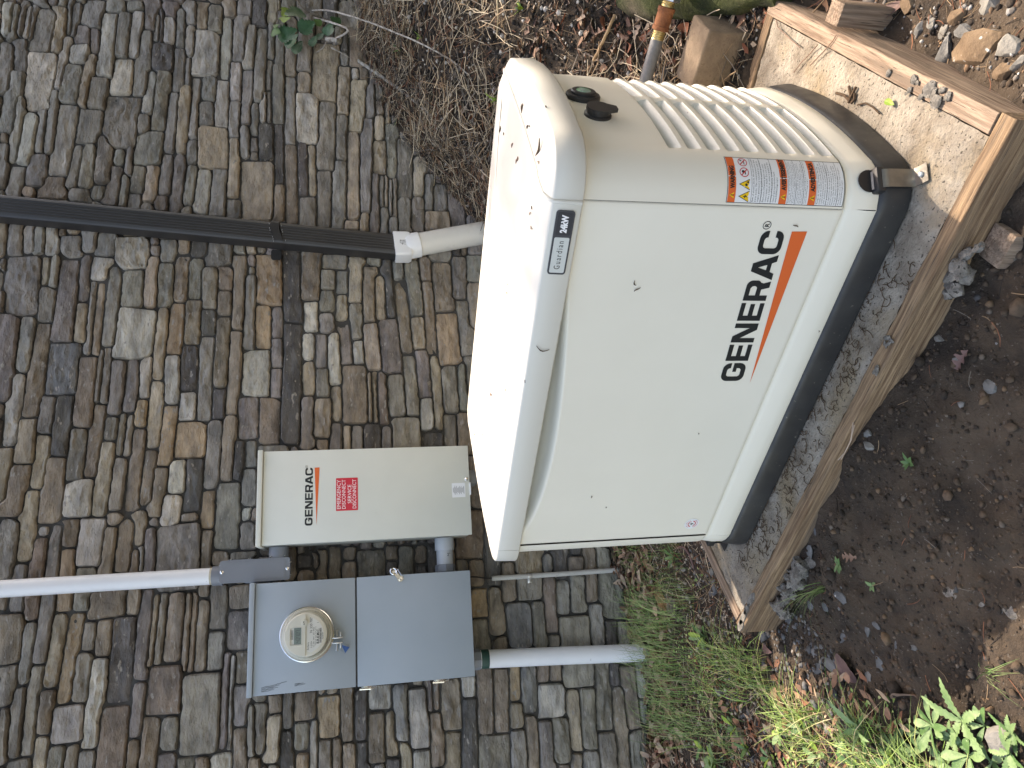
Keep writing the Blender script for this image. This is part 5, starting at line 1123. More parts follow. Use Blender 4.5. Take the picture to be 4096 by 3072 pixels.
def rightyard(x, y): u_, v_ = uvof(x, y); return ~on_pad(x, y, .008) & (u_ > 1.2) & (v_ < .9)
def fronty(x, y): u_, v_ = uvof(x, y); return ~on_pad(x, y, .006) & (v_ < .0) & (u_ < 1.5)
def lefty(x, y): u_, v_ = uvof(x, y); return ~on_pad(x, y, .006) & (u_ < .1) & (y > -1.9)
def patch(x, y, sc, seed, th): return vnoise(x, y, sc, seed)+.5*vnoise(x, y, sc*2.3, seed+3) > th
TAN, RED, DRK, GRY, PAL = (.32, .225, .14), (.22, .09, .05), (.03, .022, .017), (.17, .15, .13), (.56, .48, .36)
x, y = many(9500, (.35, 3.0, -1.75, -.03), lambda a, b: bank(a, b) & (b > -.62+.25*vnoise(a, b, 3, 41)))
x3, y3 = many(7000, (.35, 3.0, -1.75, -.5), bank)
needles('short_straw', x3, y3, .05, .0010, [TAN, RED, DRK, PAL], [2, 2, 3.5, 2], 'short bits of needle and stem in the sunlit dark soil of the bank', .02, .3)
x2, y2 = many(5500, (.35, 3.0, -.30, -.015), bank)
needles('pine_straw', np.r_[x, x2], np.r_[y, y2], .095, .00105, [TAN, RED, DRK, GRY, PAL], [2.4, 1.4, 3.6, 1.8, 2.4], 'matted pine needles, stems and rootlets on the bank beside the wall', .045, .32)
x, y = many(5200, (.35, 3.0, -1.75, -.03), lambda a, b: bank(a, b) & patch(a, b, 2.5, 31, -.05)); needles('bank_stalks', x, y, .16, .0017, [PAL, GRY, TAN], [3, 2, 2], 'longer bleached stalks lying across the bank', .06, .30, .35)
x, y = many(3600, (.35, 3.0, -1.75, -.03), lambda a, b: bank(a, b) & patch(a, b, 3, 5, -.05)); litter('leaf_litter', x, y, .032, [(.20, .115, .075), (.10, .055, .042), (.38, .30, .23), (.22, .08, .045)], [3, 2.5, 2.2, 1.3], 'crumbled dead leaves covering the bank')
x, y = many(24000, (.35, 3.0, -1.75, -.03), bank); pebbles('bank_crumbs', x, y, .0055, [(.012, .009, .007), (.06, .05, .04), (.50, .48, .44), (.24, .15, .09)], [10, 2, 1.1, .8], 'dark crumbs of soil, bark and grit on the bank', .8)
x, y = many(16000, (.6, 2.6, -2.6, -1.0), rightyard); pebbles('yard_gravel', x, y, .0036, [(.04, .03, .022), (.17, .155, .14), (.34, .34, .33), (.22, .14, .085)], [5, 2.2, 1.4, 1.5], 'gravel and grit in dark soil right of the pad', .75)
x, y = many(900, (.6, 2.6, -2.6, -1.0), rightyard); pebbles('yard_stones', x, y, .0070, [(.07, .05, .034), (.16, .15, .14), (.30, .29, .27), (.2, .135, .085)], [4, 2, 1.0, 1.6], 'small stones bedded in soil right of the pad', .6, .4)
x, y = many(2200, (.6, 2.6, -2.6, -1.0), rightyard); needles('yard_straw', x, y, .045, .0009, [TAN, RED, DRK, GRY], [3, 2, 2, 1], 'scattered pine needles and bits of bark right of the pad')
x, y = many(16000, (-.9, 1.3, -2.6, -.5), fronty); pebbles('soil_crumbs', x, y, .0038, [(.030, .021, .014), (.075, .052, .034), (.12, .1, .08), (.13, .085, .05)], [6, 8, .5, 1], 'fine crumbs of brown earth in front of the pad', .8)
x, y = many(420, (-.9, 1.3, -2.6, -.5), lambda a, b: fronty(a, b) & patch(a, b, 4, 9, -.1)); pebbles('front_stones', x, y, .0055, [(.09, .09, .088), (.18, .18, .175), (.09, .06, .04), (.26, .2, .13)], [3, 2, 4, 1], 'small stones in the earth in front of the pad', .55, .45)
x, y = many(700, (-.9, 1.3, -2.6, -.5), fronty); needles('front_straw', x, y, .038, .0008, [TAN, RED, DRK, GRY], [2, 2, 4, 1], 'a few pine needles and rootlets on bare earth')
x, y = many(4200, (-.62, .15, -1.45, -.5), lambda a, b: ~on_pad(a, b, .006) & (uvof(a, b)[0] < -.02) & patch(a, b, 3.5, 4, -.22)); pebbles('slate_chips', x, y, .0052, [(.10, .105, .11), (.16, .16, .155), (.045, .033, .024), (.24, .22, .2)], [2.2, 1.4, 4.5, .6], 'slate chips and grit beside the left end of the frame', .45, .3)
x, y = many(9000, (-.95, .5, -.75, -.02), lambda a, b: lefty(a, b)); pebbles('left_grit', x, y, .0038, [(.045, .033, .024), (.2, .17, .13), (.42, .38, .31), (.16, .10, .06)], [4, 2.2, 1.6, 1], 'wood chips and grit between wall and pad', .6)
x, y = many(4200, (-1.1, .5, -1.3, -.02), lambda a, b: lefty(a, b) & ~((b < -.75) & (a > -.33))); needles('left_straw', x, y, .055, .0010, [TAN, RED, PAL, GRY], [3, 2.4, 1.6, 1], 'dry pine needles and stalks at the wall foot and in the grass', .02)
x, y = many(1500, (-1.1, .45, -.30, -.02), lefty); litter('wall_foot_leaves', x, y, .040, [(.24, .15, .10), (.36, .27, .2), (.16, .08, .05)], [3, 2, 2], 'dead leaves drifted against the wall foot beside the white conduit', .025)
x, y = many(1500, (-1.1, -.2, -1.9, -.5), lambda a, b: lefty(a, b) & (a < -.26)); litter('grass_litter', x, y, .03, [(.26, .15, .10), (.36, .26, .18), (.2, .09, .05)], [3, 2, 2], 'dead leaves lying in the grass')
# grass: long soft blades by the wall, shorter blades, some straw, tinted brighter for sunlight
G1 = [(.10, .18, .045), (.15, .25, .07), (.23, .32, .11), (.32, .32, .16)]
x, y = many(1500, (-.85, -.02, -.66, -.14), lambda a, b: lefty(a, b) & (patch(a, b, 6, 7, .0) | (np.hypot(a+.30, b+.22) < .22)) & (a < -.05-.35*(b+.2)))
A_ = blades(x, y, .19, .0017, .8, G1, [3, 4, 3, 1.2], dirs=rng.normal(.9, .8, len(x)))
x, y = many(7000, (-1.0, -.24, -1.9, -.52), lambda a, b: lefty(a, b) & patch(a, b, 6, 12, -.06) & ((a < -.37) | (b > -.85)) & ((b > -1.35) | (a < -.42)))
B_ = blades(x, y, .14, .0019, 1.2, [(.15, .26, .055), (.24, .36, .09), (.36, .40, .15), (.08, .16, .04), (.48, .42, .25)], [3.5, 4, 2.2, 1.6, .9], dirs=rng.normal(.7, 1.3, len(x)))
x, y = many(700, (-.2, .2, -.5, -.08), lefty); C_ = blades(x, y, .07, .0016, .8, G1, [3, 3, 2, 1])
off = len(A_[0]); off2 = off+len(B_[0])
stuff('grass', np.r_[A_[0], B_[0], C_[0]], np.r_[A_[1], B_[1]+off, C_[1]+off2], np.r_[A_[2], B_[2], C_[2]], m_grass, 'tufts of long grass at the wall foot running into sunlit grass tinted brighter and yellower for the light', True)
# small leaved ground cover
x, y = many(5200, (-1.0, .08, -1.85, -.06), lambda a, b: lefty(a, b) & patch(a, b, 7, 21, .12) & ((a < -.30) | (b > -.80)))
n = len(x); a = rng.uniform(0, 6.28, n); L = .011*rng.uniform(.6, 1.5, n); V = np.zeros((n, 4, 3)); z = ground(x, y)+rng.uniform(.004, .03, n)
for k, (p_, q_, h_) in enumerate(((0, 0, 0), (.5, .38, .22), (1, 0, .1), (.5, -.38, .22))): V[:, k] = np.stack([x+L*(p_*np.cos(a)-q_*np.sin(a)), y+L*(p_*np.sin(a)+q_*np.cos(a)), z+L*h_*rng.uniform(-.4, 1.6, n)], -1)
stuff('ground_cover', V, np.arange(4*n).reshape(-1, 4), np.repeat(pal(n, [(.10, .2, .05), (.2, .3, .09), (.3, .36, .16)], [3, 3, 1.5]), 4, 0), m_grass, 'low chickweed and clover leaves among the grass')
# dark rootlets and catkin crumbs along the base on the pad
n = 260; u_ = rng.uniform(-.05, .98, n)**1.0; v_ = -.012-rng.random(n)**1.6*.085; V = []; F = []
for i in range(n):
    c0 = gw(u_[i], v_[i], .0025); an = rng.uniform(0, 6.28); pth = []; l = rng.uniform(.008, .032); bend = rng.normal(0, 1.6)
    for k in range(5): pth.append(c0+np.array([math.cos(an+bend*k/4)*l*k/4, math.sin(an+bend*k/4)*l*k/4, .0006*k*(rng.random())])); 
    mb = MB().tube(pth, .0011, 3, False); b = len(V); V += mb.v; F += [tuple(b+j for j in q) for q in mb.f]
stuff('pad_debris', V, F, None, m_catkin, 'dark rootlets and catkin bits lying on the pad along the black base')

# ------------------------------------------------------------------ things lying in the yard
def rock(x, y, r, m, label, seed, sq=(1, .8, .6), name='rock', group=None, sink=.3):
    q = onground(x, y); return single(name, chunk(MB(), q+np.array([0, 0, r*sq[2]*(1-2*sink)*.5]), r, seed, sq), m, label, 'rock', q, group, angle=25)
rock(3924, 205, .060, m_rockb, 'largest brown angular rock right of the pad', 1.3, (1.15, .75, .55))
rock(3787, 224, .037, m_rockg, 'long grey rock beside the right hand board', 2.1, (1.3, .5, .45))
rock(3966, 22, .036, m_rockw, 'pale speckled rock at the top edge of the photo right of the pad', 3.7, (1.0, .8, .6))
rock(4040, 188, .030, m_rockw, 'pale greenish rock lying right of the largest brown rock', 4.9, (1.2, .75, .6))
rock(3866, 122, .026, m_rockg, 'small grey rock just above the largest brown rock in the photo', 5.2)
rock(3782, 124, .022, m_rockw, 'small whitish rock between the long grey rock and the top edge', 6.6)
rock(4022, 278, .026, m_rockb, 'small tan rock close to the corner of the frame', 7.4)
rock(3834, 62, .022, m_rockb, 'small brown pebble near the top edge right of the pad', 8.8)
rock(3690, 118, .020, m_rockg, 'small grey pebble pair by the right hand board', 9.1)
rock(3730, 100, .016, m_rockw, 'smallest pale pebble by the right hand board', 10.1)
rock(4080, 262, .024, m_rockw, 'white pebble at the right edge of the photo', 11.6)
rock(3640, 20, .030, m_rockb, 'rusty brown rock above the dead leaf at the top edge', 12.6)
rock(3480, 1783, .020, m_rockw, 'pale pebble against the middle of the front board', 13.2, (1, .6, .5))
rock(3474, 1738, .014, m_rockg, 'grey pebble next to the pale pebble by the front board', 14.2)
rock(3812, 1448, .017, m_rockg, 'round flat grey stone on the bare earth in front', 15.2, (1, .9, .25))
rock(3965, 1546, .017, m_rockg, 'blocky grey stone alone on the bare earth in front', 16.2, (1, .9, .6))
rock(3760, 1355, .014, m_rockw, 'small white stone below the front board', 17.2)
rock(2880, 2760, .026, m_rockw, 'whitish stone in sunlit grass near the weeds', 18.2)
rock(4010, 2960, .036, m_rockw, 'pale rounded rock among the rosette weeds in the corner', 19.2, (1, .8, .6))
for i, (x, y, r_) in enumerate([(3276, 2678, .026), (3318, 2655, .028), (3376, 2544, .022), (3368, 2394, .024), (3240, 2208, .02), (3158, 2474, .026), (3300, 2420, .018), (3226, 2695, .016), (3262, 2123, .015), (3520, 2660, .02), (3480, 2710, .022), (3470, 2520, .017), (3590, 2570, .018), (3190, 2610, .017), (3330, 2600, .015), (3245, 2420, .018), (3290, 2590, .015), (3510, 2500, .016)]):
    rock(x, y, r_, (m_rockd, m_rockg, m_rockd)[i % 3], 'flat slate chip in the dark soil below the left corner of the frame', 30+i*1.31, (1.2, .65, .28), 'slate_chip', 'slate chips below the left corner of the frame', .15)
for i, (x, y, r_) in enumerate([(2733, 2277, .017), (2720, 2345, .015), (2750, 2390, .016), (2685, 2262, .013), (2850, 2290, .016), (2858, 2330, .018), (2600, 2255, .013), (2640, 2440, .022), (2840, 2220, .015)]):
    rock(x, y, r_, m_rockw, 'small whitish stone between the wall and the left hand board', 60+i*1.7, (1.1, .6, .6), 'pebble', 'whitish stones left of the pad')
for i, (x, y, r_) in enumerate([(3192, 2262, .036), (3228, 2235, .022), (3160, 2300, .032), (3122, 2372, .030), (3098, 2420, .032), (3108, 2455, .022), (3140, 2330, .022), (3215, 2290, .018)]):
    q = (lambda d_: CAM+d_*((-.168-((CAM-GEN)@EY))/(d_@EY)))(ray(x, y)); single('cement_lump', lump(MB(), q+np.array([0, 0, -.022]), r_*.95, 80+i*1.9, (1, .75, .7), 3, .95), m_chip, 'crumbly grey cement lump spilled along the foot of the front board', 'cement lump', q, 'cement lumps at the foot of the front board')
for i, (x, y, r_) in enumerate([(3800, 2372, .020), (3925, 2412, .012), (4045, 2440, .026), (4005, 2425, .018), (3785, 2352, .014)]):
    q = onground(x, y); single('cement_crumb', chunk(MB(), q+np.array([0, 0, .001]), r_, 90+i*2.3, (1, .7, .16)), m_chip, 'whitish cement crust half buried in the bare earth in front', 'cement crumb', q, 'cement crusts in the bare earth')

# concrete block, mossy log, gas pipe behind the louvred end
q = onground(2905, 225)
BLK = q+np.array([0, 0, .045])
lx, ly = Vector((.45, -.89, 0)), Vector((.89, .45, 0))
Rb = Matrix((lx, ly, Vector((0, 0, 1)))).transposed() @ Matrix.Rotation(.06, 3, 'X')
single('concrete_block', MB().box(BLK, (.175, .12, .13), Rb, .008, 3), m_block, 'brown concrete block standing in leaves behind the louvred end', 'block', BLK-np.array([0, 0, .07]))
a_, b_ = onground(2535, 62), onground(3175, 48)
pts = []; k = 14
for i in range(k+1):
    t_ = i/k; p = a_+(b_-a_)*t_; pts.append(p+np.array([.05, -.03, .028+.012*math.sin(t_*7)]))
mb = MB().tube(pts, lambda t_: .075*(.55+.45*math.sin(math.pi*min(1, max(0, t_*.9+.08)))), 20)
mb.v = [tuple(Vector(q)+Vector((noise.noise(Vector(q)*14), noise.noise(Vector(q)*14+Vector((5, 1, 2))), noise.noise(Vector(q)*14+Vector((1, 7, 2)))))*.022+Vector((noise.noise(Vector(q)*50), noise.noise(Vector(q)*50+Vector((5, 1, 2))), noise.noise(Vector(q)*50+Vector((1, 7, 2)))))*.006) for q in mb.v]
single('mossy_log', mb, m_moss, 'mossy log lying on dead leaves behind the concrete block', 'log', pts[7])
zp = .20
g0, g1, g2, g3, g4 = [onz(x, y, z) for x, y, z in ((2590, 330, .215), (2628, 160, .20), (2648, 125, .198), (2678, 52, .192), (2700, -30, .186))]
GP = thing('gas_pipe', 'grey gas pipe with rusty coupling and hexagonal zinc union behind the generator', 'gas pipe', g0)
dirp = Vector(g3-g0).normalized()
part('pipe', MB().tube([Vector(g0)-dirp*.25, g1], .0185, 20), m_pipe, GP)
part('thread', MB().lathe([(.0178, .0)]+[(.0172+.0012*(i % 2), .003*i) for i in range(1, 11)], g1, dirp, 20), m_brass, GP)
part('coupling', MB().lathe([(.0205, 0), (.0255, .002), (.0255, .012), (.0235, .014), (.0235, .050), (.0255, .052), (.0255, .062), (.0205, .064)], Vector(g1)+dirp*.026, dirp, 24), m_rust, GP)
part('nipple', MB().lathe([(.0178, .0)]+[(.0172+.0012*(i % 2), .003*i) for i in range(1, 7)], Vector(g1)+dirp*.090, dirp, 20), m_brass, GP)
part('hex_union', MB().lathe([(.028, 0), (.0305, .002), (.0305, .030), (.028, .032)], Vector(g1)+dirp*.106, dirp, 6).lathe([(.023, .032), (.023, .10)], Vector(g1)+dirp*.106, dirp, 20), m_zinc, GP, angle=20)
# flexible hose ring low behind the generator
q = onground(2640, 285); single('black_hose', MB().tube([q+np.array([.075*math.cos(a), .075*math.sin(a), .012]) for a in np.linspace(.3, 4.2, 24)], .009, 10), m_blackp, 'black hose loop on the leaves under the gas pipe', 'hose', q)

# leaves: a lobed or toothed blade on a midrib
def leafblade(mb, o, d, up, L, W, shape, curl=.25, arch=.2, n=17, twist=0.0, seed=0):
    d = Vector(d).normalized(); s_ = d.cross(Vector(up)).normalized(); nn = s_.cross(d).normalized()
    if twist: s_, nn = s_*math.cos(twist)+nn*math.sin(twist), nn*math.cos(twist)-s_*math.sin(twist)
    vs2 = []
    for i in range(n):
        t_ = i/(n-1); w_ = shape(t_)*W/2
        for j in (-1, -.5, 0, .5, 1):
            z = curl*abs(j)**1.6*w_+arch*L*(t_-t_*t_)*1.2+.03*L*noise.noise(Vector((t_*4+seed, j*2, seed)))
            vs2.append(Vector(o)+d*(L*t_+ (.10*w_*abs(j) if i % 2 else 0))+s_*(j*w_)+nn*z)
    return mb.add(vs2, [(i*5+j, i*5+j+1, (i+1)*5+j+1, (i+1)*5+j) for i in range(n-1) for j in range(4)])
oak = lambda t_: max(.04, (math.sin(math.pi*min(1, t_*.95+.05))**.7)*(.62+.42*math.cos(t_*22)))
beech = lambda t_: max(.03, math.sin(math.pi*min(1, t_*.97+.02))**.75*(1+.05*math.cos(t_*60)))
toothed = lambda t_: max(.05, math.sin(math.pi*min(1, t_**.8*.97+.02))**.8*(.72+.34*((int(t_*16+.5) % 2))))
spoon = lambda t_: max(.10, (.16+.84*math.sin(math.pi*min(1, max(0, t_**1.5*.98)))) if t_ < .97 else .12)
round_ = lambda t_: max(.03, math.sin(math.pi*min(1, t_*.98+.01))**.55*(1+.09*((int(t_*14) % 2))))
dl = [ # picture x, y, length, kind, material, label
 (3400, 2672, .078, round_, m_leafplum, 'broad purplish brown dead leaf lying flat below the frame corner'), (3634, 2790, .075, beech, m_leafbrown, 'curled brown dead leaf standing on edge beside the sunlit weed'),
 (3868, 1440, .050, oak, m_leafplum, 'pinkish brown dead leaf alone on the bare earth in front'), (3412, 2225, .040, oak, m_leafbrown, 'folded brown dead leaf near the slate chips'),
 (2345, 62, .075, beech, m_leaftan, 'large pale dead leaf at the top edge behind the generator'), (2385, 105, .06, beech, m_leafbrown, 'shaded brown dead leaf under the large pale leaf'),
 (2565, 128, .06, oak, m_leaftan, 'pale curled oak leaf left of the rusty pipe coupling'), (2600, 215, .055, oak, m_leafred, 'red brown oak leaf close to the grey gas pipe, left of it'),
 (2700, 245, .06, oak, m_leafred, 'red brown oak leaf between gas pipe and concrete block'), (2745, 155, .065, oak, m_leaftan, 'pale oak leaf curled against the concrete block'),
 (2520, 195, .05, oak, m_leafbrown, 'brown oak leaf in the litter behind the generator'), (2480, 120, .05, oak, m_leafred, 'red oak leaf among stalks behind the generator'),
 (2880, 130, .06, oak, m_leafbrown, 'brown oak leaf propped on the mossy log'), (2990, 105, .05, beech, m_leaftan, 'pale leaf at the right end of the mossy log'),
 (1565, 385, .05, oak, m_leaftan, 'pale oak leaf on the bank below the lichen branch'), (1460, 300, .06, oak, m_leafbrown, 'brown oak leaf on the bank near the wall'),
 (1600, 470, .055, oak, m_leafplum, 'purplish oak leaf on the bank beneath the lichen branch'), (1555, 440, .05, oak, m_leafplum, 'small purple oak leaf against the wall stones'),
 (1650, 465, .06, oak, m_leafbrown, 'brown bent oak leaf lying on pine straw'), (1600, 240, .045, oak, m_leafbrown, 'brown leaf hanging at the foot of the arching twig'),
 (1750, 330, .05, beech, m_leafplum, 'dark red narrow leaf on the bank'), (1770, 645, .045, beech, m_leafbrown, 'brown leaf near the generator lid on the bank'), (1950, 700, .05, beech, m_leaftan, 'pale folded leaf close beside the generator lid'),
 (1690, 105, .045, beech, m_leaftan, 'tan curled leaf in the sunlit litter'), (3582, 55, .065, beech, m_leafplum, 'plum brown leaf upright on the soil right of the pad'), (3470, 42, .055, beech, m_leaftan, 'pale dry leaf beside the wooden stake'),
 (3188, 268, .030, oak, m_leaftan, 'small pale leaf on the sandy edge behind the pad'), (2858, 2610, .055, oak, m_leafbrown, 'brown oak leaf in sun near the frame corner weed'), (2980, 2600, .055, oak, m_leaftan, 'reddish tan oak leaf below the frame corner'),
 (3080, 2590, .045, beech, m_leafplum, 'plum leaf curled at the board end'), (2575, 2345, .05, oak, m_leaftan, 'pale oak leaf at the wall foot left of the thin conduit'), (2530, 2380, .045, oak, m_leafbrown, 'brown oak leaf against the wall by the thin conduit'),
 (2550, 2720, .05, oak, m_leaftan, 'pale torn leaf at the wall foot left of the thick conduit'), (2570, 2790, .05, oak, m_leaftan, 'pale leaf touching the lowest wall stones'), (2650, 3005, .06, oak, m_leafred, 'red brown leaf at the left edge by the wall foot'), (3150, 2810, .045, beech, m_leafred, 'reddish leaf in sunlit grass at the shadow edge')]
for i, (x, y, L, shp, m, lab) in enumerate(dl):
    q = onground(x, y); a = i*2.4+.5; d = Vector((math.cos(a), math.sin(a), .10+.18*(i % 3 == 0))); up = Vector((.25*math.sin(i*1.9), .25*math.cos(i*2.7), 1))
    if 'standing on edge' in lab: up = Vector((1, .3, .25)); d = Vector((-.2, 1, .1))
    o = single('dead_leaf', leafblade(MB(), Vector(q)+Vector((0, 0, .010))-d.normalized()*L*.5, d, up, L, L*(.85 if shp is round_ else .62), shp, .5 if shp is not round_ else .12, .22, 19, 0, i*3.3), m, lab, 'dead leaf', q, fix=False, angle=70)
for i, (x, y) in enumerate([(2440, 95), (2475, 210), (2510, 140), (2545, 250), (2580, 90), (2610, 260), (2665, 140), (2690, 200), (2720, 100), (2770, 120), (2640, 190), (2730, 260), (2540, 180), (2830, 150), (2410, 150), (2600, 150)]):
    q = onground(x, y); a = i*1.9; d = Vector((math.cos(a), math.sin(a), .35*math.sin(i*2.3))); L = .058+.014*math.sin(i*3.7)
    single('dead_leaf', leafblade(MB(), Vector(q)+Vector((0, 0, .016))-d.normalized()*L*.5, d, (.5*math.sin(i*1.9), .5*math.cos(i*2.7), 1), L, L*.7, oak if i % 3 else beech, .6, .25, 19, 0, i*5.3), (m_leafred, m_leaftan, m_leafbrown)[i % 3], 'curled dead oak leaf in the pile around the grey gas pipe', 'dead leaf', q, 'dead leaves piled round the gas pipe', fix=False, angle=70)
# weeds
def weed(name, label, x, y, leaves, m, stem=None, cat='weed', ms=None, shape=toothed, lift=.0, curl=.2):
    q = onground(x, y); W_ = thing(name, label, cat, q)
    if stem is not None: part('stem', MB().tube([Vector(q)+Vector(p) for p in stem], lambda t_: .0032*(1-.5*t_), 8), ms or m, W_)
    for i, (az, el, L, wd, h, mm) in enumerate(leaves):
        d = Vector((math.cos(az)*math.cos(el), math.sin(az)*math.cos(el), math.sin(el)))
        part('leaf', leafblade(MB(), Vector(q)+Vector((0, 0, h+lift)), d, (0, 0, 1), L, wd, shape, curl, .18, 17, .25*math.sin(i*2.2), i*1.7), mm or m, W_, fix=False, angle=70)
    return W_
rr_ = random.Random(5)
def fan(n, L, wd, el, h, mats, a0=0.0, spread=6.283):
    return [(a0+spread*i/n+rr_.uniform(-.25, .25), el+rr_.uniform(-.2, .2), L*rr_.uniform(.75, 1.2), wd*rr_.uniform(.8, 1.15), h*rr_.uniform(.5, 1.3), mats[i % len(mats)]) for i in range(n)]
weed('toothed_weed', 'bright sunlit weed with toothed leaves rising above the other plants', 3520, 2905, [(.25, .75, .095, .028, .05, m_greenp)]+fan(10, .058, .018, .35, .05, [m_green, m_greenp, m_green]), m_green, [(-.06, .12, .0), (-.03, .07, .03), (0, 0, .05)], ms=m_greenp)
weed('rosette_weed', 'spreading rosette weed with long lobed leaves right of the toothed weed', 3745, 2900, fan(9, .056, .017, .16, .012, [m_greenp, m_green]), m_greenp, shape=spoon)
weed('rosette_weed', 'pale dusty rosette weed at the photo bottom edge under the toothed weed', 3680, 3000, fan(8, .052, .016, .18, .012, [m_greenp, m_greenp, m_green]), m_greenp)
weed('rosette_weed', 'broad leaved rosette weed in the bottom corner beside the pale rock', 3900, 3020, fan(8, .056, .020, .2, .014, [m_greenp, m_green]), m_greenp, shape=spoon)
weed('rosette_weed', 'weed with hairy lobed leaf pointing at the bare earth', 3880, 2880, fan(5, .075, .024, .10, .02, [m_greenp]), m_greenp)
weed('rosette_weed', 'rosette weed cut off by the bottom right corner of the photo', 4060, 3010, fan(7, .052, .018, .2, .014, [m_greenp, m_green]), m_green)
for i, (x, y) in enumerate([(3010, 2990), (3110, 3030), (3230, 2900), (3300, 3020), (3400, 2960), (3440, 3050), (3590, 3040), (2960, 2900), (2830, 2990), (3150, 2930)]):
    weed('leafy_weed', 'small bright leafy weed among the sunlit grass along the photo bottom edge', x, y, fan(7, .042, .017, .45, .02, [m_greenp, m_green, m_greeny], i*.7), m_green, shape=(toothed, spoon)[i % 2]); bpy.data.objects[[o.name for o in bpy.data.objects if o.name.startswith('leafy_weed')][-1]]['group'] = 'leafy weeds in the sunlit grass'
for i, (x, y) in enumerate([(3620, 2950), (3830, 2945), (3960, 2900), (3800, 3050), (3990, 3050), (3600, 2990), (3700, 2930), (4070, 2930)]):
    weed('low_weed', 'low leafy weed with short lobed leaves spreading over sunlit soil in the bottom right corner', x, y, fan(7, .044, .015, .22, .012, [m_greenp, m_green, m_greenp], i*.9), m_green, shape=(spoon, toothed)[i % 2]); bpy.data.objects[[o.name for o in bpy.data.objects if o.name.startswith('low_weed')][-1]]['group'] = 'low weeds in the bottom right corner'
weed('oval_weed', 'glossy weed with oval leaves beside the left corner of the timber frame', 2840, 2545, fan(11, .055, .019, .45, .02, [m_greenp, m_green, m_greeny]), m_green, shape=spoon)
weed('mint_weed', 'weed with broad pointed pale leaves at the left edge of the grass', 2905, 3045, fan(8, .062, .034, .3, .05, [m_greenp, m_greeny, m_greenp]), m_greenp, [(0, 0, -.01), (0, 0, .05)], shape=toothed)
weed('seedling', 'tiny green seedling alone on the bare earth in front of the board', 3645, 1852, fan(6, .022, .010, .5, .004, [m_green]), m_green)
weed('seedling', 'small pale seedling creeping on the soil below the frame corner', 3365, 2258, fan(6, .026, .014, .25, .006, [m_greenp, m_green]), m_green)
weed('seedling', 'small seedling at the end of the creeping stem below the frame corner', 3500, 2342, fan(5, .020, .010, .3, .006, [m_greenp]), m_green)
weed('seedling', 'green seedling by the reddish twig left of the pad', 2710, 2225, fan(7, .045, .014, .5, .01, [m_green]), m_green, shape=spoon)
weed('seedling', 'leafy seedling at the wall foot behind the thin conduit', 2590, 2280, fan(8, .035, .012, .5, .01, [m_greenp, m_green]), m_green)
weed('seedling', 'bright green sprig peeking from behind the generator lid', 2035, 400, fan(7, .04, .014, .9, .05, [m_greeny]), m_greeny, [(0, 0, -.02), (0, 0, .06)])
weed('seedling', 'green sprig at the top edge behind the generator', 2100, 35, fan(6, .04, .013, .7, .01, [m_greeny, m_green]), m_greeny)
weed('seedling', 'sprig of small leaves on the bank beside the lichen branch', 1600, 490, fan(6, .035, .014, .4, .01, [m_green]), m_green)
weed('seedling', 'upright grassy sprout on the bank above the lichen branch', 1610, 200, fan(7, .05, .008, .9, .0, [m_greenp, m_green]), m_green, shape=spoon)
weed('seedling', 'grassy sprout in the sunlit litter of the bank', 1690, 150, fan(6, .045, .007, .9, .0, [m_greenp, m_greeny]), m_green, shape=spoon)
def tuft(label, x, y, n, L, dirs):
    q = onground(x, y); xs = q[0]+rng.normal(0, .006, n); ys = q[1]+rng.normal(0, .006, n); V, F, t_ = blades(xs, ys, L, .0018, 1.3, [(.12, .2, .07), (.2, .28, .11)], [1, 1], dirs=rng.normal(dirs, .35, n))
    mb = MB().add(V-0, F); o = single('grass_tuft', mb, None, label, 'grass tuft', q, fix=False); a = o.data.color_attributes.new('tint', 'FLOAT_COLOR', 'POINT'); c = np.ones((len(V), 4), 'f'); c[:, :3] = t_; a.data.foreach_set('color', c.ravel()); o.data.materials.append(m_grass)
tuft('thin tuft of grass leaning over the cement lumps below the front board', 3300, 2352, 26, .12, 2.4)
tuft('small sunlit tuft of grass on the soil at the right edge of the shadow', 3965, 2690, 16, .07, -1.6)
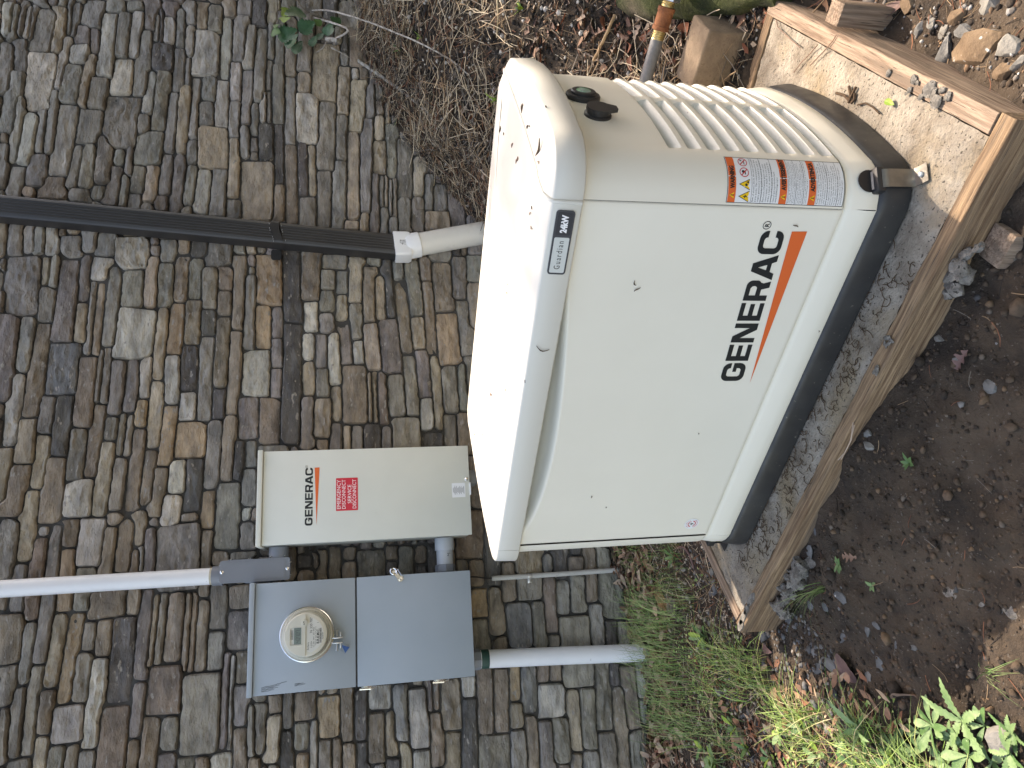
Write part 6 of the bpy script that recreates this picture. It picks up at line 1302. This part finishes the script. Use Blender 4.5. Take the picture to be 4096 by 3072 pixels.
# grape vine on the wall
VN = thing('vine', 'green vine with toothed leaves hanging against the wall above the bank', 'vine', onwall(1200, 90, -.06))
vp = [onwall(x, y, d) for x, y, d in ((1175, -20, -.08), (1200, 20, -.09), (1232, 52, -.07), (1278, 63, -.06), (1315, 84, -.07), (1335, 92, -.08))]
part('stem', MB().tube(vp, .0028, 8), m_barkv if 'm_barkv' in globals() else m_bark, VN)
vp2 = [onwall(x, y, d) for x, y, d in ((1108, -10, -.04), (1110, 60, -.05), (1112, 120, -.05), (1118, 150, -.06))]
part('stem', MB().tube(vp2, .0022, 8), m_bark, VN)
for i, (x, y, L, m, dx, dz) in enumerate([(1152, 138, .095, m_greend, .3, -.7), (1172, 165, .085, m_greend, .7, -.5), (1195, 190, .07, m_greend, .8, -.4), (1229, 108, .085, m_greend, .5, -.8), (1180, 58, .10, m_greend, -.3, .7), (1150, 55, .075, m_greeny, -.6, .5), (1256, 165, .055, m_greend, .9, -.3), (1318, 118, .065, m_greend, .8, -.3), (1340, 85, .055, m_greend, .4, .6), (1110, 105, .05, m_greenp, -.5, .3), (1140, 80, .05, m_greeny, -.7, .1), (1285, 145, .045, m_greend, .6, -.6), (1105, 130, .05, m_green, -.2, -.5), (1270, 90, .04, m_green, .3, .5)]):
    q = onwall(x, y, -.075-.02*math.sin(i*2.1)); d = Vector((dx, -.25, dz)); d.normalize()
    part('leaf', leafblade(MB(), Vector(q)-d*L*.5, d, (.15*math.sin(i), -1, .35), L, L*1.02, lambda t_: max(.05, math.sin(math.pi*min(1, t_**.7*.96+.03))**.7*(.82+.25*((int(t_*14+.5) % 2)))*(1.1 if t_ < .55 else .85)), .18, .12, 15, .3*math.sin(i*1.3), i*2.9), m, VN, fix=False, angle=70)
# fallen branches
def branch(label, pts, r0, r1, m, extra=(), name='branch'):
    P = [Vector(q) for q in pts]; T_ = thing(name, label, name, P[0])
    # smooth the path
    S_ = []
    for i in range(len(P)-1):
        for k in range(5):
            t_ = k/5; a0, a1, a2, a3 = P[max(i-1, 0)], P[i], P[i+1], P[min(i+2, len(P)-1)]
            S_.append(.5*((2*a1)+(a2-a0)*t_+(2*a0-5*a1+4*a2-a3)*t_*t_+(3*a1-a0-3*a2+a3)*t_**3))
    S_.append(P[-1]); S_ = [q+Vector((noise.noise(q*60), noise.noise(q*60+Vector((3, 3, 3))), noise.noise(q*60+Vector((8, 1, 5)))))*r0*.35 for q in S_]
    part('limb', MB().tube(S_, lambda t_: (r0+(r1-r0)*t_), 9), m, T_)
    for e in extra: part('side_twig', MB().tube([Vector(q) for q in e], lambda t_: r1*.7*(1-.6*t_), 6), m, T_)
    return T_
def gp(x, y, h): q = onground(x, y); return q+np.array([0, 0, h])
branch('pale lichen covered branch lying down the bank from the wall', [onwall(1308, 158, -.10), onwall(1350, 163, -.14), gp(1412, 196, .10), gp(1475, 243, .06), gp(1520, 286, .03), gp(1570, 330, .012), gp(1640, 385, .008), gp(1730, 460, .006)], .0105, .006, m_lichen,
       [[onwall(1310, 160, -.1), onwall(1290, 195, -.09), onwall(1262, 212, -.08)], [onwall(1325, 190, -.10), onwall(1360, 208, -.10), onwall(1400, 232, -.09)]])
branch('thin arching pale twig springing from the end of the lichen branch', [onwall(1348, 152, -.15), onwall(1385, 112, -.24), gp(1425, 72, .26), gp(1490, 57, .22), gp(1560, 78, .17), gp(1640, 118, .12), gp(1740, 175, .07), gp(1820, 235, .03), gp(1870, 285, .012), gp(1898, 326, .006)], .0050, .0028, m_lichen, name='twig')
branch('straight tan stalk leaning from the top edge over the bank', [gp(2040, -5, .05), gp(2022, 60, .03), gp(1995, 150, .008)], .0036, .0028, mat('tan_stalk', (.34, .25, .14), (.5, .4, .25), 60, .7), name='twig')
branch('tan stalk standing in dead leaves behind the louvred end', [gp(2470, 60, .01), gp(2478, 150, .05), gp(2474, 250, .09)], .0056, .005, mat('dry_cane', (.32, .2, .1), (.5, .35, .2), 50, .7), name='twig')
branch('thin white twig crossing the litter just behind the generator', [gp(2322, 196, .01), gp(2370, 220, .012), gp(2410, 245, .012), gp(2440, 285, .01)], .0030, .002, m_leaftan, name='twig')
branch('reddish twig on the bare strip left of the pad', [gp(2712, 2192, .006), gp(2748, 2188, .012), gp(2775, 2230, .012), gp(2782, 2275, .006)], .0048, .003, m_leafplum, name='twig')
branch('thin straw stalk reaching from the bank to the generator lid', [gp(1900, 420, .006), gp(1950, 440, .006), gp(2010, 478, .006)], .0026, .0018, m_leaftan, name='twig')
q = onground(2690, 2410)
for k in range(3):
    rt = [onground(2680+k*18, 2375+k*10)+np.array([0, 0, .012+.004*k]), onground(2690+k*14, 2415+k*8)+np.array([0, 0, .016]), onground(2682+k*10, 2452+k*6)+np.array([0, 0, .008])]
    single('bark_chunk', MB().tube(rt, lambda t_: .011*(1-.4*abs(t_-.4)), 7, True, .6), m_bark, 'split grey brown bark chunk lying by the pine needle cluster left of the pad', 'bark', rt[0], 'bark chunks left of the pad', angle=25)
x = np.full(70, onground(2655, 2400)[0])+rng.normal(0, .010, 70); y = np.full(70, onground(2655, 2400)[1])+rng.normal(0, .010, 70)
needles('needle_cluster', x, y, .075, .0011, [(.40, .24, .12), (.5, .33, .18)], [1, 1], 'orange tan bundle of fallen pine needles left of the pad', .02, .1, .08, dirs=rng.normal(.5, .3, 70))
# bits lying on the generator lid and panel
lidbits = [(1999, 520, .020, 2.0, m_catkin), (2014, 535, .007, .4, m_catkin), (2152, 425, .008, 1, m_catkin), (2096, 433, .018, 2.2, m_catkin), (2117, 508, .010, 1.2, m_catkin), (2128, 505, .004, 0, m_catkin), (2168, 600, .045, 2.0, m_catkin), (2068, 640, .022, 1.9, m_leafbrown), (2049, 580, .012, 1.9, m_leafbrown), (2160, 650, .012, .5, m_leaftan), (1903, 1738, .007, 1.5, m_catkin), (1930, 1740, .005, .5, m_catkin), (2055, 1575, .013, 1.2, m_leafbrown), (2100, 1526, .006, .4, m_black), (2022, 1560, .004, 0, m_catkin), (2020, 1172, .007, 1, m_catkin), (2022, 1136, .005, .6, m_catkin), (1998, 1238, .004, 1, m_catkin), (2131, 911, .010, .7, m_leaftan), (2160, 832, .006, .2, m_catkin), (2158, 855, .010, 1.7, m_leaftan)]
for i, (x, y, L, a, m) in enumerate(lidbits):
    q = onz(x, y, .742); g_ = uvof(q[0], q[1]); zz = lid_z(g_[0], g_[1]); q = onz(x, y, zz+.0012); g_ = uvof(q[0], q[1]); zz = lid_z(g_[0], g_[1])
    if zz < .70: continue
    q = gw(g_[0], g_[1], zz+.0014); d = np.array([math.cos(a), math.sin(a), 0])
    pth = [q+d*L*(t_-.5)+np.array([-d[1], d[0], 0])*L*.18*math.sin(t_*5+i) for t_ in np.linspace(0, 1, 6)]
    single('plant_fragment', MB().tube(pth, lambda t_: max(.0009, .0024*math.sin(math.pi*min(1, t_*.9+.08))*min(1, L/.014)), 5), m, 'small dry brown plant fragment on the white generator lid', 'plant debris', q, 'dry fragments on the generator lid')
def onplane_v(x, y, v):
    d = ray(x, y); t_ = (v-((CAM-GEN)@EY))/(d@EY); return CAM+d*t_
for i, (x, y, L, a) in enumerate([(2540, 1133, .012, .6), (2549, 1158, .014, -.5), (2366, 1988, .007, .3), (3275, 1325, .006, .2), (3183, 904, .012, .9), (3180, 1930, .008, 1.2), (2170, 1395, .030, 1.3), (2425, 2090-60, .004, .2), (2795, 1735, .004, .8)]):
    q = onplane_v(x, y, -.003 if x > 2300 else -.016); d = EX*math.cos(a)+np.array([0, 0, 1])*math.sin(a); n2 = np.cross(d, EY)
    pth = [q+d*L*(t_-.5)+n2*L*.2*math.sin(t_*4+i) for t_ in np.linspace(0, 1, 6)]
    single('plant_fragment', MB().tube(pth, lambda t_: max(.0006, .0013*math.sin(math.pi*min(1, t_*.9+.08))), 5), m_catkin, 'tiny dark plant fragment stuck to the upright front of the generator', 'plant debris', q, 'fragments stuck to the generator front')
# seed strand dangling over the lid edge at the louvred end
sd = [(2192, 355), (2208, 353), (2228, 354), (2248, 342), (2268, 343), (2290, 348), (2312, 351), (2318, 350)]
SDP = []
for i, (x, y) in enumerate(sd):
    if i < 4:
        q = onz(x, y, .70)
        C_, dr_ = CAM, ray(x, y); ts_ = np.linspace(1.0, 2.6, 1600); PP = C_+dr_*ts_[:, None]; uu = (PP-GEN)@EX; hit = np.where(uu < 1.170)[0]; q = PP[hit[0]] if len(hit) else q
    SDP.append(q if i < 4 else SDP[-1]+np.array([.004, -.004, -.014]))
# catkins on the pad
for i, (pp) in enumerate([[(3345, 372), (3378, 382), (3395, 400)], [(3396, 345), (3402, 375), (3400, 398), (3394, 412)], [(3424, 348), (3412, 372), (3402, 392)], [(3420, 374), (3418, 398), (3405, 412)], [(3430, 420), (3462, 412), (3490, 428), (3518, 455)]]):
    pth = [onz(x, y, .0042) for x, y in pp]
    single('catkin', MB().tube(pth, .0032 if i < 4 else .0018, 6), m_catkin, 'dark fallen catkin on the sunlit concrete near the curved black base', 'catkin', pth[0], 'catkins on the sunlit concrete')
q = onz(3562, 416, .006); single('green_leaf', leafblade(MB(), Vector(q)-Vector((.008, .008, 0)), (.7, .5, .1), (.3, -.2, 1), .028, .013, beech, .5, .2, 9), m_greeny, 'single small bright green leaf on the sunlit concrete', 'leaf', q, fix=False)
needlep = [[(3105, 80), (3112, 110), (3165, 160), (3200, 190)], [(3270, 180), (3240, 215), (3205, 250), (3175, 290)], [(3345, 140), (3330, 165), (3300, 200), (3240, 262)], [(3412, 1690), (3405, 1760), (3380, 1810), (3352, 1840)], [(3418, 1700), (3400, 1770), (3365, 1838)]]
for i, pp in enumerate(needlep):
    pth = [onz(x, y, .006) for x, y in pp]
    single('pine_needle', MB().tube(pth, .0013, 5), m_leafbrown if i < 3 else m_leaftan, ('dark brown pine needle across the back corner of the pad' if i < 3 else 'orange pine needle lying over the front board'), 'pine needle', pth[0], 'pine needles on the pad' if i < 3 else 'pine needles on the front board')
# ------------------------------------------------------------------ trees outside the photograph: they dapple the sun and darken the sky on that side
def foliage(name, C, size, parent, m):
    n = len(C); a = rng.normal(size=(n, 3)); a /= np.linalg.norm(a, axis=1, keepdims=True); b = np.cross(a, rng.normal(size=(n, 3))); b /= np.linalg.norm(b, axis=1, keepdims=True)
    s_ = size*rng.uniform(.6, 1.3, (n, 1)); V = np.stack([C-a*s_, C+b*s_*.45, C+a*s_, C-b*s_*.45], 1).reshape(-1, 3)
    mb = MB(); mb.v = [tuple(q) for q in V]; mb.f = [(4*i, 4*i+1, 4*i+2, 4*i+3) for i in range(n)]
    return part(name, mb, m, parent, smooth=False, fix=False)
AIM = gw(.98, .30, .75)
HUB = AIM+SUN*9.0
tb = np.array([HUB[0]+1.6, HUB[1]+.9, -.3])
TR = thing('tree', 'tall leafy tree beyond the right of the photo whose bough dapples the generator lid', 'tree', tb)
part('trunk', MB().tube([tb, tb+np.array([-.15, .05, 3]), tb+np.array([-.3, -.1, 6.2]), tb+np.array([-.3, -.2, 9.5])], lambda t_: .20*(1-.75*t_), 12), m_bark, TR)
part('limb', MB().tube([tb+np.array([-.28, -.08, 6.0]), (tb+HUB)/2+np.array([-.1, -.2, 3.6]), HUB], lambda t_: .045*(1-.8*t_), 8), m_bark, TR)
e1 = np.cross(SUN, [0, 0, 1]); e1 /= np.linalg.norm(e1); C = []
for k in range(52):      # a bough of leaf clumps in the sun's way
    u_, v_ = rng.uniform(.80, 1.18), rng.uniform(-.12, .78)
    c0 = gw(u_, v_, .75)+SUN*rng.uniform(7.4, 10)
    C.append(c0+rng.normal(0, .055, (11, 3)))
for k in range(46):
    u_, v_ = rng.uniform(.5, 2.4), rng.uniform(1.15, 2.4)
    C.append(gw(u_, v_, .75)+SUN*rng.uniform(7.4, 10)+rng.normal(0, .09, (12, 3)))
top = tb+np.array([-.1, .6, 9.2]); n = 2600; d = rng.normal(size=(n, 3)); d /= np.linalg.norm(d, axis=1, keepdims=True)
C.append(top+np.array([1.0, 1.0, .6])+d*np.array([1.5, 1.4, 1.3])*rng.uniform(.5, 1, (n, 1)))
foliage('foliage', np.concatenate(C), .045, TR, m_green)
# woods behind the photographer's right shoulder
C = []; mbw = MB()
for k, (x, y, h_, r_) in enumerate(((5.2, -5.8, 7.5, 2.0), (3.0, -8.2, 8.5, 2.3), (7.4, -3.4, 7.0, 1.9), (.4, -9.6, 8.0, 2.2), (5.6, -9.0, 9.5, 2.6), (8.5, -6.5, 9.0, 2.5))):
    mbw.tube([(x, y, -.4), (x+.1, y, h_*.5), (x, y+.1, h_*.9)], lambda t_: .17*(1-.8*t_), 8)
    n = 5200; d = rng.normal(size=(n, 3)); d /= np.linalg.norm(d, axis=1, keepdims=True)
    C.append(np.array([x, y, h_*.55])+d*np.array([r_, r_, h_*.46])*rng.uniform(.35, 1, (n, 1))*(1+.25*np.sin(d[:, :1]*5+k)))
C = np.concatenate(C); n = len(C); a = rng.normal(size=(n, 3)); a /= np.linalg.norm(a, axis=1, keepdims=True); b = np.cross(a, rng.normal(size=(n, 3))); b /= np.linalg.norm(b, axis=1, keepdims=True)
s_ = .16*rng.uniform(.6, 1.3, (n, 1)); V = np.stack([C-a*s_, C+b*s_*.5, C+a*s_, C-b*s_*.5], 1).reshape(-1, 3)
stuff('woods', V, np.arange(4*n).reshape(-1, 4), None, m_greend, 'dark leafy woods behind the photographer, outside the photo')
single('wood_trunks', mbw, m_bark, 'trunks of the woods behind the photographer, outside the photo', None, kind='stuff')
